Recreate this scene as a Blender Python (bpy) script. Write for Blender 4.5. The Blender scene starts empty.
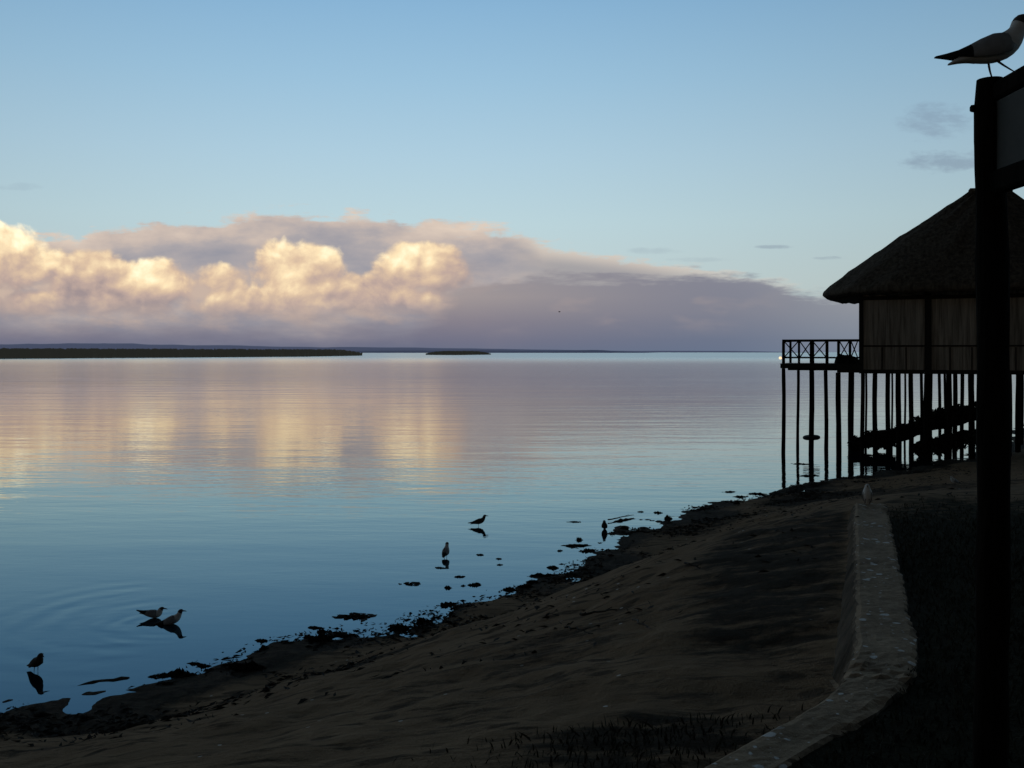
import bpy, bmesh, math, random
import numpy as np
from mathutils import Vector, Matrix, noise as mnoise

random.seed(7)
RNG = np.random.default_rng(11)
SC = bpy.context.scene
COL = SC.collection
EYE = 4.2            # eye height above the lagoon
F = 1024.0           # focal length of the photograph in pixels
HOR = 352.0          # its horizon row
R = math.radians

def ray(px, py, Y):
    """point at depth Y seen in the photograph at (px, py)"""
    return Vector(((px - 512.0) / F * Y, Y, EYE + (HOR - py) / F * Y))

def on_level(px, py, z=0.0):
    Y = (EYE - z) * F / (py - HOR)
    return Vector(((px - 512.0) / F * Y, Y, z))

def lin(c):
    return tuple(((v / 255.0) / 12.92 if v / 255.0 <= 0.04045 else ((v / 255.0 + 0.055) / 1.055) ** 2.4) for v in c[:3]) + (1.0,)

# ------------------------------------------------------------------ node helpers
class S:
    """a float socket with arithmetic"""
    def __init__(self, nt, sock): self.nt, self.s = nt, sock
    def _m(self, op, *args, clamp=False):
        n = self.nt.nodes.new('ShaderNodeMath'); n.operation = op; n.use_clamp = clamp
        for i, a in enumerate((self,) + args):
            if isinstance(a, S): self.nt.links.new(a.s, n.inputs[i])
            else: n.inputs[i].default_value = float(a)
        return S(self.nt, n.outputs[0])
    def __add__(self, o): return self._m('ADD', o)
    __radd__ = __add__
    def __mul__(self, o): return self._m('MULTIPLY', o)
    __rmul__ = __mul__
    def __sub__(self, o): return self._m('SUBTRACT', o)
    def __rsub__(self, o): return (self * -1.0) + o
    def __truediv__(self, o): return self._m('DIVIDE', o)
    def max(self, o): return self._m('MAXIMUM', o)
    def min(self, o): return self._m('MINIMUM', o)
    def pow(self, o): return self._m('POWER', o)
    def sin(self): return self._m('SINE')
    def abs(self): return self._m('ABSOLUTE')
    def sqrt(self): return self._m('SQRT')
    def clamp(self): return self._m('ADD', 0.0, clamp=True)
    def smooth(self, a, b, lo=0.0, hi=1.0, interp='SMOOTHSTEP'):
        n = self.nt.nodes.new('ShaderNodeMapRange'); n.interpolation_type = interp
        self.nt.links.new(self.s, n.inputs[0])
        for i, v in enumerate((a, b, lo, hi)): n.inputs[i + 1].default_value = v
        return S(self.nt, n.outputs[0])

def sep(nt, vec):
    n = nt.nodes.new('ShaderNodeSeparateXYZ'); nt.links.new(vec, n.inputs[0])
    return [S(nt, n.outputs[i]) for i in range(3)]

def comb(nt, x, y, z=0.0):
    n = nt.nodes.new('ShaderNodeCombineXYZ')
    for i, v in enumerate((x, y, z)):
        if isinstance(v, S): nt.links.new(v.s, n.inputs[i])
        else: n.inputs[i].default_value = v
    return n.outputs[0]

def noise(nt, vec, scale=1.0, detail=4.0, rough=0.5, dims='3D', distort=0.0):
    n = nt.nodes.new('ShaderNodeTexNoise'); n.noise_dimensions = dims
    if vec is not None: nt.links.new(vec, n.inputs['Vector'])
    n.inputs['Scale'].default_value = scale; n.inputs['Detail'].default_value = detail
    n.inputs['Roughness'].default_value = rough; n.inputs['Distortion'].default_value = distort
    return S(nt, n.outputs['Fac'])

def voro(nt, vec, scale=1.0, detail=2.0, rough=0.5, smooth=0.4, dims='2D'):
    n = nt.nodes.new('ShaderNodeTexVoronoi'); n.voronoi_dimensions = dims; n.feature = 'F1'
    n.normalize = True
    nt.links.new(vec, n.inputs['Vector'])
    n.inputs['Scale'].default_value = scale; n.inputs['Detail'].default_value = detail
    n.inputs['Roughness'].default_value = rough
    return S(nt, n.outputs['Distance'])

def ramp(nt, fac, stops, interp='LINEAR'):
    n = nt.nodes.new('ShaderNodeValToRGB'); cr = n.color_ramp; cr.interpolation = interp
    while len(cr.elements) < len(stops): cr.elements.new(0.5)
    for e, (p, c) in zip(cr.elements, stops):
        e.position = p
        e.color = c if isinstance(c, tuple) else (c, c, c, 1.0)
    nt.links.new(fac.s if isinstance(fac, S) else fac, n.inputs[0])
    return n.outputs[0]

def mix(nt, fac, a, b, blend='MIX'):
    n = nt.nodes.new('ShaderNodeMix'); n.data_type = 'RGBA'; n.blend_type = blend
    for idx, v in ((0, fac), (6, a), (7, b)):
        if isinstance(v, S): nt.links.new(v.s, n.inputs[idx])
        elif isinstance(v, bpy.types.NodeSocket): nt.links.new(v, n.inputs[idx])
        elif isinstance(v, (int, float)): n.inputs[idx].default_value = float(v)
        else: n.inputs[idx].default_value = v
    return n.outputs[2]

def material(name):
    m = bpy.data.materials.new(name); m.use_nodes = True
    nt = m.node_tree; b = nt.nodes['Principled BSDF']
    return m, nt, b

# ------------------------------------------------------------------ sky
def build_world():
    w = bpy.data.worlds.new('World'); SC.world = w; w.use_nodes = True
    nt = w.node_tree
    for n in list(nt.nodes): nt.nodes.remove(n)
    out = nt.nodes.new('ShaderNodeOutputWorld'); bg = nt.nodes.new('ShaderNodeBackground')
    nt.links.new(bg.outputs[0], out.inputs[0])
    tc = nt.nodes.new('ShaderNodeTexCoord')
    X, Y, Z = sep(nt, tc.outputs['Generated'])
    # bearing and height of the far weather, measured on a wall of cloud to the north
    Ys = Y.max(0.22)
    u = X / Ys * 10.24          # one unit is about 5.6 degrees
    v = Z.max(0.0) / Ys * 10.24
    P = comb(nt, u, v)

    # clear evening sky: physical sky for the colour spread, graded to the dusk exposure
    sky = nt.nodes.new('ShaderNodeTexSky'); sky.sky_type = 'NISHITA'; sky.sun_disc = False
    sky.sun_elevation = R(3.0); sky.sun_rotation = R(215.0)
    sky.altitude = 0.0; sky.air_density = 1.0; sky.dust_density = 1.2; sky.ozone_density = 1.6
    sk = nt.nodes.new('ShaderNodeVectorMath'); sk.operation = 'SCALE'
    nt.links.new(sky.outputs[0], sk.inputs[0]); sk.inputs['Scale'].default_value = 0.10
    el = Z.max(0.0)._m('ARCSINE') * (180.0 / math.pi)
    grad = ramp(nt, (el / 90.0), [
        (0.000, lin((194, 206, 206))), (0.040, lin((202, 219, 219))), (0.080, lin((196, 222, 229))),
        (0.120, lin((182, 214, 231))), (0.165, lin((162, 202, 228))), (0.210, lin((142, 187, 221))),
        (0.30, lin((86, 100, 118))), (0.45, lin((54, 57, 61))), (0.7, lin((36, 38, 41))), (1.0, lin((32, 33, 35)))])  # overhead stops darkened and greyed to cut and neutralise the ground light
    clear = mix(nt, 0.10, grad, sk.outputs[0])
    # the sky opposite the afterglow and to the right is duller
    side = u.smooth(-1.0, 7.0, 1.0, 0.76, 'SMOOTHSTEP') * u.smooth(-7.5, -1.5, 0.86, 1.0)
    clear = mix(nt, 1.0, clear, comb(nt, side * 0.98, side * 0.985, side), 'MULTIPLY')

    warp = noise(nt, P, 1.6, 3.0, 0.5, '2D') - 0.5
    Pw = comb(nt, u + warp * 0.35, v + warp * 0.25)

    # --- A: tall grey sheet of cloud whose top falls away to the right
    T = S(nt, ramp(nt, (u + 5.12) / 10.24, [
        (0.00, 1.16 / 2), (0.08, 1.18 / 2), (0.16, 1.32 / 2), (0.24, 1.39 / 2), (0.34, 1.39 / 2), (0.42, 1.33 / 2),
        (0.495, 1.26 / 2), (0.53, 1.07 / 2), (0.60, 0.99 / 2), (0.67, 0.89 / 2), (0.73, 0.80 / 2), (0.79, 0.60 / 2), (0.88, 0.50 / 2), (1.0, 0.42 / 2)])) * 2.0
    st = comb(nt, u * 0.9, v * 5.0)
    n1 = noise(nt, st, 1.3, 5.0, 0.55, '2D') - 0.5
    nb = noise(nt, comb(nt, u * 2.2, v * 4.0, 0.0), 1.6, 6.0, 0.6, '2D') - 0.5
    ns = noise(nt, comb(nt, u * 2.0, v * 14.0), 1.5, 4.0, 0.6, '2D') - 0.5
    sheet = (T + n1 * 0.34 + nb * 0.22 + ns * 0.12 - v).smooth(-0.02, 0.08)
    # wisps pulled off the top of the sheet
    n2 = noise(nt, comb(nt, u * 0.55 + 3.0, v * 3.2), 1.5, 5.0, 0.6, '2D')
    tone = noise(nt, comb(nt, u * 0.8 + 9.0, v * 2.0), 1.4, 5.0, 0.55, '2D')
    sheet_c = ramp(nt, tone * 0.75 + (v - T).smooth(-0.45, 0.0) * 0.28, [
        (0.28, lin((152, 150, 160))), (0.44, lin((173, 165, 167))), (0.58, lin((201, 184, 174))), (0.76, lin((224, 204, 187)))])
    # right half: pink lit crest over a blue underside
    crest = (v - T).smooth(-0.20, -0.02)
    right_c = mix(nt, crest, lin((164, 160, 162)), lin((212, 200, 188)))
    sheet_c = mix(nt, u.smooth(-0.3, 0.6), sheet_c, right_c)

    # cream skirts hanging under the cumulus heads on the left
    sk_n = noise(nt, comb(nt, u * 1.0 + 2.0, v * 2.4 + u * 0.25), 1.5, 6.0, 0.58, '2D') - 0.5
    skirt = (1.0 - ((v - 0.58) / 0.34) * ((v - 0.58) / 0.34) + sk_n * 3.0).smooth(0.1, 1.3) * u.smooth(0.2, -1.2)
    sheet_c = mix(nt, skirt * 0.85, sheet_c, lin((208, 182, 163)))

    # --- B: cumulus heads lit by the low sun behind the viewer
    def lump(px, py, rx, ry, amp=1.0, du=0.0, dv=0.0):
        a = (u + (du - (px - 512) / 100.0)) * (100.0 / rx)
        b = (v + (dv - (HOR - py) / 100.0)) * (100.0 / ry)
        return (1.0 - (a * a + b * b)) * amp
    def field(du, dv):
        q = comb(nt, u + (du + 0.0) + warp * 0.22, (v + dv) * 1.15 + warp * 0.16)
        bil = 1.0 - voro(nt, q, 2.3, 2.0, 0.5)
        fb = noise(nt, q, 2.6, 8.0, 0.62, '2D') - 0.5
        bil2 = 1.0 - voro(nt, q, 6.5, 1.0, 0.5)
        h = None
        for e in ((6, 258, 54, 34), (92, 274, 42, 26), (148, 284, 46, 26), (296, 268, 50, 30), (325, 296, 84, 26),
                  (405, 268, 34, 26), (440, 268, 34, 28), (258, 306, 76, 20, 0.85), (400, 302, 70, 16, 0.7), (80, 303, 110, 16, 0.7), (212, 278, 30, 14, 0.45), (60, 262, 30, 14, 0.3)):
            l = lump(*e, du=du, dv=dv)
            h = l if h is None else h._m('SMOOTH_MAX', l, 0.5)
        h = h.max(-1.2)
        return h * 0.72 + (bil - 0.60) * 0.95 + (bil2 - 0.6) * 0.22 + fb * 0.85
    H0 = field(0.0, 0.0)
    H1 = field(-0.045, 0.075)
    dens = H0.smooth(0.03, 0.42)
    big = noise(nt, comb(nt, u * 1.1 + 5.0, v * 1.6), 1.5, 3.0, 0.5, '2D') - 0.5
    lit = ((H0 - H1) * 0.50 + 0.36 + (H0 - 0.50) * 0.34 + (v - 0.75) * 0.62 + big * 0.8)
    cum_c = ramp(nt, lit.clamp(), [
        (0.00, lin((160, 148, 153))), (0.22, lin((192, 172, 165))), (0.46, lin((222, 198, 172))),
        (0.66, lin((243, 223, 186))), (0.88, lin((255, 246, 216)))])
    glow = lit.smooth(0.3, 0.95, 1.0, 1.20)
    cum_c = mix(nt, 1.0, cum_c, comb(nt, glow * 1.02, glow * 0.975, glow * 0.92), 'MULTIPLY')
    dens = dens * v.smooth(0.20, 0.60)
    # --- C: low violet bank along the far shore
    n3 = noise(nt, comb(nt, u * 0.7, v * 3.0), 1.6, 5.0, 0.55, '2D') - 0.5
    topC = S(nt, ramp(nt, (u + 5.12) / 10.24, [(0.0, 0.30), (0.2, 0.26), (0.4, 0.26), (0.455, 0.70), (0.56, 0.80), (0.68, 0.78), (0.75, 0.71), (0.81, 0.58), (0.9, 0.48), (1.0, 0.42)]))
    n4 = noise(nt, comb(nt, u * 1.3, v * 7.0), 1.4, 6.0, 0.6, '2D') - 0.5
    bd = topC + n3 * 0.30 - v
    k_ = u.smooth(-0.9, -0.1)
    thin = u.smooth(4.2, 1.9, 0.72, 1.0)
    bank = bd.smooth(-0.28, 0.25) * (1.0 - k_) + (topC + n3 * 0.22 + n4 * 0.34 - v).smooth(-0.04, 0.10) * k_
    bank_c = ramp(nt, v / 1.0, [(0.0, lin((98, 106, 130))), (0.10, lin((109, 110, 131))), (0.30, lin((131, 125, 137))), (0.55, lin((160, 150, 150))), (0.9, lin((150, 146, 152)))])
    bank_r = ramp(nt, v / 1.0, [(0.0, lin((98, 111, 136))), (0.12, lin((103, 113, 136))), (0.40, lin((124, 126, 141))), (0.8, lin((130, 131, 145)))])
    bank_c = mix(nt, u.smooth(-1.0, 2.4), bank_c, bank_r)
    # faint salmon rays inside the bank
    sal = noise(nt, comb(nt, u * 0.9 + 4.0, v * 2.6), 1.3, 3.0, 0.5, '2D').smooth(0.52, 0.74) * v.smooth(0.12, 0.4) * u.smooth(3.0, 1.8)
    bank_c = mix(nt, sal * 0.35, bank_c, lin((172, 156, 152)))
    # --- D: shreds of dark cloud high on the right and thin bars
    def bar(px, py, rx, ry, k):
        a = (u - (px - 512) / 100.0) * (100.0 / rx); b = (v - (HOR - py) / 100.0) * (100.0 / ry)
        nn = noise(nt, comb(nt, u * 1.6, v * 4.5, 0.0), 2.2, 5.0, 0.6, '2D') - 0.5
        return (1.0 - (a * a + b * b) + nn * 2.2).smooth(0.1, 1.2) * k
    shreds = None
    for e in ((935, 122, 46, 22, .34), (945, 161, 62, 13, .42), (775, 247, 24, 2.5, .35), (832, 258, 22, 2.5, .4),
              (655, 251, 34, 4, .16), (700, 260, 34, 3, .14), (20, 187, 36, 5, .12)):
        b_ = bar(*e); shreds = b_ if shreds is None else shreds.max(b_)

    c = clear
    c = mix(nt, shreds.clamp(), c, lin((112, 124, 148)))
    c = mix(nt, sheet * 0.96 * u.smooth(3.2, 1.2, 0.25, 1.0), c, sheet_c)
    c = mix(nt, dens, c, cum_c)
    c = mix(nt, bank * 0.94 * thin, c, bank_c)
    # the sky behind the viewer is dimmed on purpose to cut light on the shore
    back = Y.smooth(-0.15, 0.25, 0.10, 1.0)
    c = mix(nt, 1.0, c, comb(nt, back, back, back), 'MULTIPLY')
    w.cycles.sampling_method = 'MANUAL'; w.cycles.sample_map_resolution = 256
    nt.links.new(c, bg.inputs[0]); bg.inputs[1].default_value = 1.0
build_world()

sun = bpy.data.lights.new('sun', 'SUN'); sun.energy = 0.03; sun.angle = R(6); sun.color = (1.0, 0.72, 0.48)
so = bpy.data.objects.new('sun', sun); COL.objects.link(so)
so.rotation_euler = (R(87.0), 0, R(-35.0))   # low behind the viewer's left shoulder

cam = bpy.data.cameras.new('camera'); co = bpy.data.objects.new('camera', cam); COL.objects.link(co)
co.location = (0, 0, EYE); co.rotation_euler = (R(90), 0, 0)
cam.sensor_fit = 'HORIZONTAL'; cam.sensor_width = 36.0; cam.lens = 36.0
cam.shift_y = -32.0 / 1024.0
cam.clip_start = 0.05; cam.clip_end = 40000.0
SC.camera = co
SC.view_settings.view_transform = 'Standard'; SC.view_settings.look = 'None'
SC.view_settings.exposure = 0.0; SC.view_settings.gamma = 1.0
SC.cycles.use_denoising = True

# ------------------------------------------------------------------ mesh helpers
def link(name, me, mats, parent=None):
    o = bpy.data.objects.new(name, me); COL.objects.link(o)
    for m in (mats if isinstance(mats, (list, tuple)) else [mats]): me.materials.append(m)
    if parent is not None: o.parent = parent
    return o

def tag(o, label=None, cat=None, group=None, kind=None):
    if label: o['label'] = label
    if cat: o['category'] = cat
    if group: o['group'] = group
    if kind: o['kind'] = kind
    return o

def empty(name, loc=(0, 0, 0), rz=0.0):
    o = bpy.data.objects.new(name, None); COL.objects.link(o)
    o.location = loc; o.rotation_euler = (0, 0, rz); o.empty_display_size = 0.2
    return o

class MB:
    """collects shapes, then links them as one mesh object"""
    def __init__(self): self.v = []; self.f = []; self.mi = []; self.m = 0
    def add(self, vs, fs):
        b = len(self.v); self.v += [tuple(x) for x in vs]
        self.f += [[b + i for i in f] for f in fs]; self.mi += [self.m] * len(fs)
        return self
    def box(self, lo, hi, mtx=None):
        (a, b, c), (d, e, f) = lo, hi
        vs = [Vector(p) for p in ((a, b, c), (d, b, c), (d, e, c), (a, e, c), (a, b, f), (d, b, f), (d, e, f), (a, e, f))]
        if mtx is not None: vs = [mtx @ p for p in vs]
        return self.add(vs, [(3, 2, 1, 0), (4, 5, 6, 7), (0, 1, 5, 4), (1, 2, 6, 5), (2, 3, 7, 6), (3, 0, 4, 7)])
    def bar(self, p, q, w, h=None):
        p, q = Vector(p), Vector(q); h = h or w
        d = (q - p).normalized(); up = Vector((0, 0, 1)) if abs(d.z) < 0.95 else Vector((0, 1, 0))
        s = d.cross(up).normalized() * (w / 2); t = s.cross(d).normalized() * (h / 2)
        vs = [p - s - t, p + s - t, p + s + t, p - s + t, q - s - t, q + s - t, q + s + t, q - s + t]
        return self.add(vs, [(3, 2, 1, 0), (4, 5, 6, 7), (0, 1, 5, 4), (1, 2, 6, 5), (2, 3, 7, 6), (3, 0, 4, 7)])
    def tube(self, pts, rads, n=8, wob=0.0):
        pts = [Vector(p) for p in pts]
        if not isinstance(rads, (list, tuple)): rads = [rads] * len(pts)
        b = len(self.v); vs = []
        ref = None
        for i, p in enumerate(pts):
            d = (pts[min(i + 1, len(pts) - 1)] - pts[max(i - 1, 0)]).normalized()
            if ref is None: ref = Vector((1, 0, 0)) if abs(d.x) < 0.8 else Vector((0, 1, 0))
            s = d.cross(ref).normalized(); t = d.cross(s).normalized(); ref = t.cross(d) * -1 if False else ref
            for k in range(n):
                a = 2 * math.pi * k / n
                r = rads[i] * (1 + random.uniform(-wob, wob))
                vs.append(p + (s * math.cos(a) + t * math.sin(a)) * r)
        fs = []
        for i in range(len(pts) - 1):
            for k in range(n):
                fs.append((i * n + k, i * n + (k + 1) % n, (i + 1) * n + (k + 1) % n, (i + 1) * n + k))
        fs.append(tuple(range(n))[::-1]); fs.append(tuple(range((len(pts) - 1) * n, len(pts) * n)))
        return self.add(vs, fs)
    def build(self, name, mats, parent=None, smooth=False, bevel=0.0):
        me = bpy.data.meshes.new(name); me.from_pydata(self.v, [], self.f)
        me.polygons.foreach_set('material_index', self.mi)
        if smooth: me.polygons.foreach_set('use_smooth', [True] * len(me.polygons))
        me.update()
        bm = bmesh.new(); bm.from_mesh(me); bmesh.ops.recalc_face_normals(bm, faces=bm.faces)
        if bevel: bmesh.ops.bevel(bm, geom=bm.edges[:], offset=bevel, segments=1, affect='EDGES')
        bm.to_mesh(me); bm.free()
        return link(name, me, mats, parent)

# numpy value noise --------------------------------------------------
def _hash(ix, iy, seed):
    h = (ix.astype(np.int64) * 374761393 + iy.astype(np.int64) * 668265263 + seed * 982451653) & 0xFFFFFFFF
    h = ((h ^ (h >> 13)) * 1274126177) & 0xFFFFFFFF
    return ((h ^ (h >> 16)) & 0xFFFF) / 65535.0

def vnoise(x, y, seed=0):
    ix, iy = np.floor(x), np.floor(y); fx, fy = x - ix, y - iy
    fx = fx * fx * (3 - 2 * fx); fy = fy * fy * (3 - 2 * fy)
    a = _hash(ix, iy, seed); b = _hash(ix + 1, iy, seed); c = _hash(ix, iy + 1, seed); d = _hash(ix + 1, iy + 1, seed)
    return (a * (1 - fx) + b * fx) * (1 - fy) + (c * (1 - fx) + d * fx) * fy

def fbm(x, y, octv=4, seed=0, gain=0.5):
    s = 0.0; amp = 1.0; tot = 0.0
    for i in range(octv):
        s = s + (vnoise(x * 2 ** i + 17.3 * i, y * 2 ** i - 9.1 * i, seed + i) - 0.5) * 2 * amp; tot += amp; amp *= gain
    return s / tot

def sstep(a, b, x):
    t = np.clip((x - a) / (b - a), 0, 1); return t * t * (3 - 2 * t)

def pline(pts, X, Y):
    """signed distance to a polyline, positive on its right hand side"""
    best = np.full(X.shape, 1e18); sgn = np.ones(X.shape)
    for (x0, y0), (x1, y1) in zip(pts[:-1], pts[1:]):
        dx, dy = x1 - x0, y1 - y0; L2 = dx * dx + dy * dy
        t = np.clip(((X - x0) * dx + (Y - y0) * dy) / L2, 0, 1)
        ex, ey = X - (x0 + t * dx), Y - (y0 + t * dy)
        d2 = ex * ex + ey * ey
        cr = (X - x0) * dy - (Y - y0) * dx
        m = d2 < best - 1e-9
        best = np.where(m, d2, best); sgn = np.where(m, np.sign(cr), sgn)
    return np.sqrt(best) * sgn

# ------------------------------------------------------------------ the shore
shore_px = [(0, 712), (120, 694), (230, 668), (300, 642), (400, 622), (450, 607), (520, 590), (560, 572), (592, 553), (640, 526), (690, 511), (740, 501), (790, 491), (850, 475), (916, 468), (960, 458), (1010, 436)]
SHORE = [(-3000, -2600), (-300, -220), (-42, -10), (-15, 6.5), (-9.2, 10.4)] + [tuple(on_level(x, y)[:2]) for x, y in shore_px] + [(60, 112), (300, 500), (2500, 4000)]
LAWN_Z = 2.27
WT = 2.30
bend_a = on_level(833, 695, WT); bend_b = on_level(857, 657, WT); wall_end = on_level(855, 503, WT); near_a = on_level(701, 768, WT)
nd = (near_a - bend_a).normalized()
near_b = near_a + nd * 4.2
LAWNLINE = [(-3000, -2700), (-40, -34), (-9, -6.0), tuple(near_b[:2]), tuple(bend_a[:2]), tuple(bend_b[:2]), tuple(wall_end[:2]), (5.6, 14.2), (8.5, 15.4), (16, 17.0), (40, 19), (300, 60), (3000, 400)]

def ground(X, Y, detail=True):
    X = np.asarray(X, float); Y = np.asarray(Y, float)
    s = pline(SHORE, X, Y); d = -pline(LAWNLINE, X, Y)          # s inland, d out on the beach
    s = s + 0.35 * fbm(X * 0.5, Y * 0.5, 3, 5) * sstep(9, 2, np.abs(s))
    top = 1.98 + 0.22 * sstep(7, 12, Y)
    ss = np.maximum(s - 1.4, 0.0); dd = np.maximum(d, 0.0)
    t = ss / (ss + dd + 1e-6)
    prof = np.where(t < 1, (t * 1.25 - 0.25 * t ** 3), 1.0)
    z = np.where(s < 0, np.maximum(0.06 * s, -1.2), 0.055 * np.minimum(s, 1.4) + (top - 0.08) * prof)
    # wrack ridge and mud bumps along the water line
    band = sstep(-2.6, -0.5, s) * sstep(3.2, 1.2, s)
    e1 = fbm(X * 0.9 + Y * 0.2, Y * 0.9 - X * 0.3, 4, 21)
    z = z + band * (0.055 * e1 + 0.02 * fbm(X * 3.5, Y * 3.5, 3, 33))
    z = z + sstep(1.0, 2.5, s) * (0.11 * fbm(X * 0.45, Y * 0.45, 3, 41) + 0.05 * fbm(X * 1.5, Y * 1.5, 3, 43) + 0.022 * fbm(X * 4.5, Y * 4.5, 2, 47)) * sstep(2500, 200, np.abs(X) + np.abs(Y))
    for pts, h, w in SPITS:
        dl = np.abs(pline(pts, X, Y))
        zz = -0.10 + (h + 0.10 + 0.035 * fbm(X * 2.5, Y * 2.5, 2, 77)) * np.exp(-(dl / w) ** 2) + 0.045 * fbm(X * 6, Y * 6, 3, 78)
        z = np.where(dl < 4 * w, np.maximum(z, zz), z)
    wdt = 0.06 + 1.6 * sstep(12.6, 15.5, Y)
    lw = sstep(-wdt, wdt * 0.6, -d)
    z = z * (1 - lw) + (LAWN_Z + 0.03 * fbm(X * 0.8, Y * 0.8, 3, 61)) * lw
    return z, s, d, lw

SPITS = [([tuple(on_level(x, y)[:2]) for x, y in ((-30, 712), (20, 697), (60, 688), (100, 681), (128, 678))], 0.004, 0.11),
         ([tuple(on_level(x, y)[:2]) for x, y in ((614, 522), (630, 519), (650, 520), (675, 524))], 0.03, 0.14),
         ([tuple(on_level(x, y)[:2]) for x, y in ((560, 577), (595, 570), (640, 566))], 0.05, 0.25),
         ([tuple(on_level(x, y)[:2]) for x, y in ((778, 494), (800, 487), (850, 481))], 0.07, 0.4)]

def gz(x, y): return float(ground(np.array([x]), np.array([y]))[0][0])

def axis(segs):
    out = []
    for a, b, st in segs: out += list(np.arange(a, b, st))
    return np.array(out)

# materials -----------------------------------------------------------
def mat_ground():
    m, nt, b = material('shore_ground')
    at = nt.nodes.new('ShaderNodeAttribute'); at.attribute_name = 'shore'
    wet, dark, lawn = sep(nt, at.outputs['Vector'])
    g = nt.nodes.new('ShaderNodeNewGeometry'); p = g.outputs['Position']
    x, y, z = sep(nt, p)
    n1 = noise(nt, p, 1.1, 6, 0.6); n2 = noise(nt, p, 7.0, 5, 0.65); n3 = noise(nt, p, 60.0, 3, 0.6)
    st = noise(nt, comb(nt, x * 0.9 - y * 0.5, x * 1.2 + y * 4.2), 1.0, 6, 0.65)
    sand = ramp(nt, (n1 * 0.5 + n2 * 0.35 + n3 * 0.3), [(0.3, (0.155, 0.106, 0.062, 1)), (0.55, (0.27, 0.185, 0.112, 1)), (0.8, (0.38, 0.265, 0.162, 1))])
    weed = ramp(nt, (n2 * 0.6 + n3 * 0.4), [(0.3, (0.022, 0.017, 0.012, 1)), (0.6, (0.06, 0.047, 0.032, 1)), (0.85, (0.13, 0.104, 0.073, 1))])
    st2 = noise(nt, comb(nt, x * 1.5 + 7.0, x * 0.8 + y * 6.5), 1.0, 6, 0.62)
    sand = mix(nt, st2.smooth(0.50, 0.64) * 0.85 * n1.smooth(0.38, 0.58, 0.35, 1.0), sand, (0.05, 0.038, 0.026, 1))  # dark streaks in the sand; they also paint in shading for the humps
    # trodden hollows, their shade painted in as dark sand, and a few shell chips
    vf = nt.nodes.new('ShaderNodeTexVoronoi'); vf.voronoi_dimensions = '2D'; vf.inputs['Scale'].default_value = 1.0
    nt.links.new(comb(nt, x * 2.4 + (n2 - 0.5) * 0.5, y * 3.6 + (n1 - 0.5) * 0.8), vf.inputs['Vector'])
    fo = (S(nt, vf.outputs['Distance']) * -1.0 + 0.30).smooth(-0.02, 0.14) * (sep(nt, vf.outputs['Color'])[0] - 0.55).smooth(0, 0.1) * n1.smooth(0.42, 0.56)
    sand = mix(nt, fo * 0.75, sand, (0.05, 0.038, 0.026, 1))
    vs_ = nt.nodes.new('ShaderNodeTexVoronoi'); vs_.voronoi_dimensions = '2D'; vs_.inputs['Scale'].default_value = 3.0
    nt.links.new(p, vs_.inputs['Vector'])
    ch = (S(nt, vs_.outputs['Distance']) * -1.0 + 0.06).smooth(0.0, 0.02) * (sep(nt, vs_.outputs['Color'])[1] - 0.9).smooth(0, 0.02)
    sand = mix(nt, ch, sand, (0.75, 0.74, 0.7, 1))
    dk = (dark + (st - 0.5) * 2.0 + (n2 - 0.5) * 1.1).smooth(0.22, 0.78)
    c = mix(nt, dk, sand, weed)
    wm = (wet + (n2 - 0.5) * 0.8).smooth(0.3, 0.7)
    mud = ramp(nt, n2, [(0.3, (0.010, 0.008, 0.006, 1)), (0.75, (0.085, 0.066, 0.045, 1))])
    c = mix(nt, wm, c, mud)
    turf = ramp(nt, (n2 * 0.5 + n3 * 0.5), [(0.3, (0.010, 0.011, 0.005, 1)), (0.7, (0.032, 0.031, 0.014, 1))])
    c = mix(nt, (lawn + (n2 - 0.5) * 0.8 + (n1 - 0.5) * 0.8).smooth(0.3, 0.75), c, turf)
    nt.links.new(c, b.inputs['Base Color'])
    nt.links.new(wm.smooth(0.0, 1.0, 0.95, 0.85).s, b.inputs['Roughness'])
    b.inputs['Specular IOR Level'].default_value = 0.06
    bp = nt.nodes.new('ShaderNodeBump'); bp.inputs['Strength'].default_value = 0.9; bp.inputs['Distance'].default_value = 0.06
    nt.links.new((n2 * 0.8 + n3 * 0.3 + st * 0.7).s, bp.inputs['Height']); nt.links.new(bp.outputs[0], b.inputs['Normal'])
    return m

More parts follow.
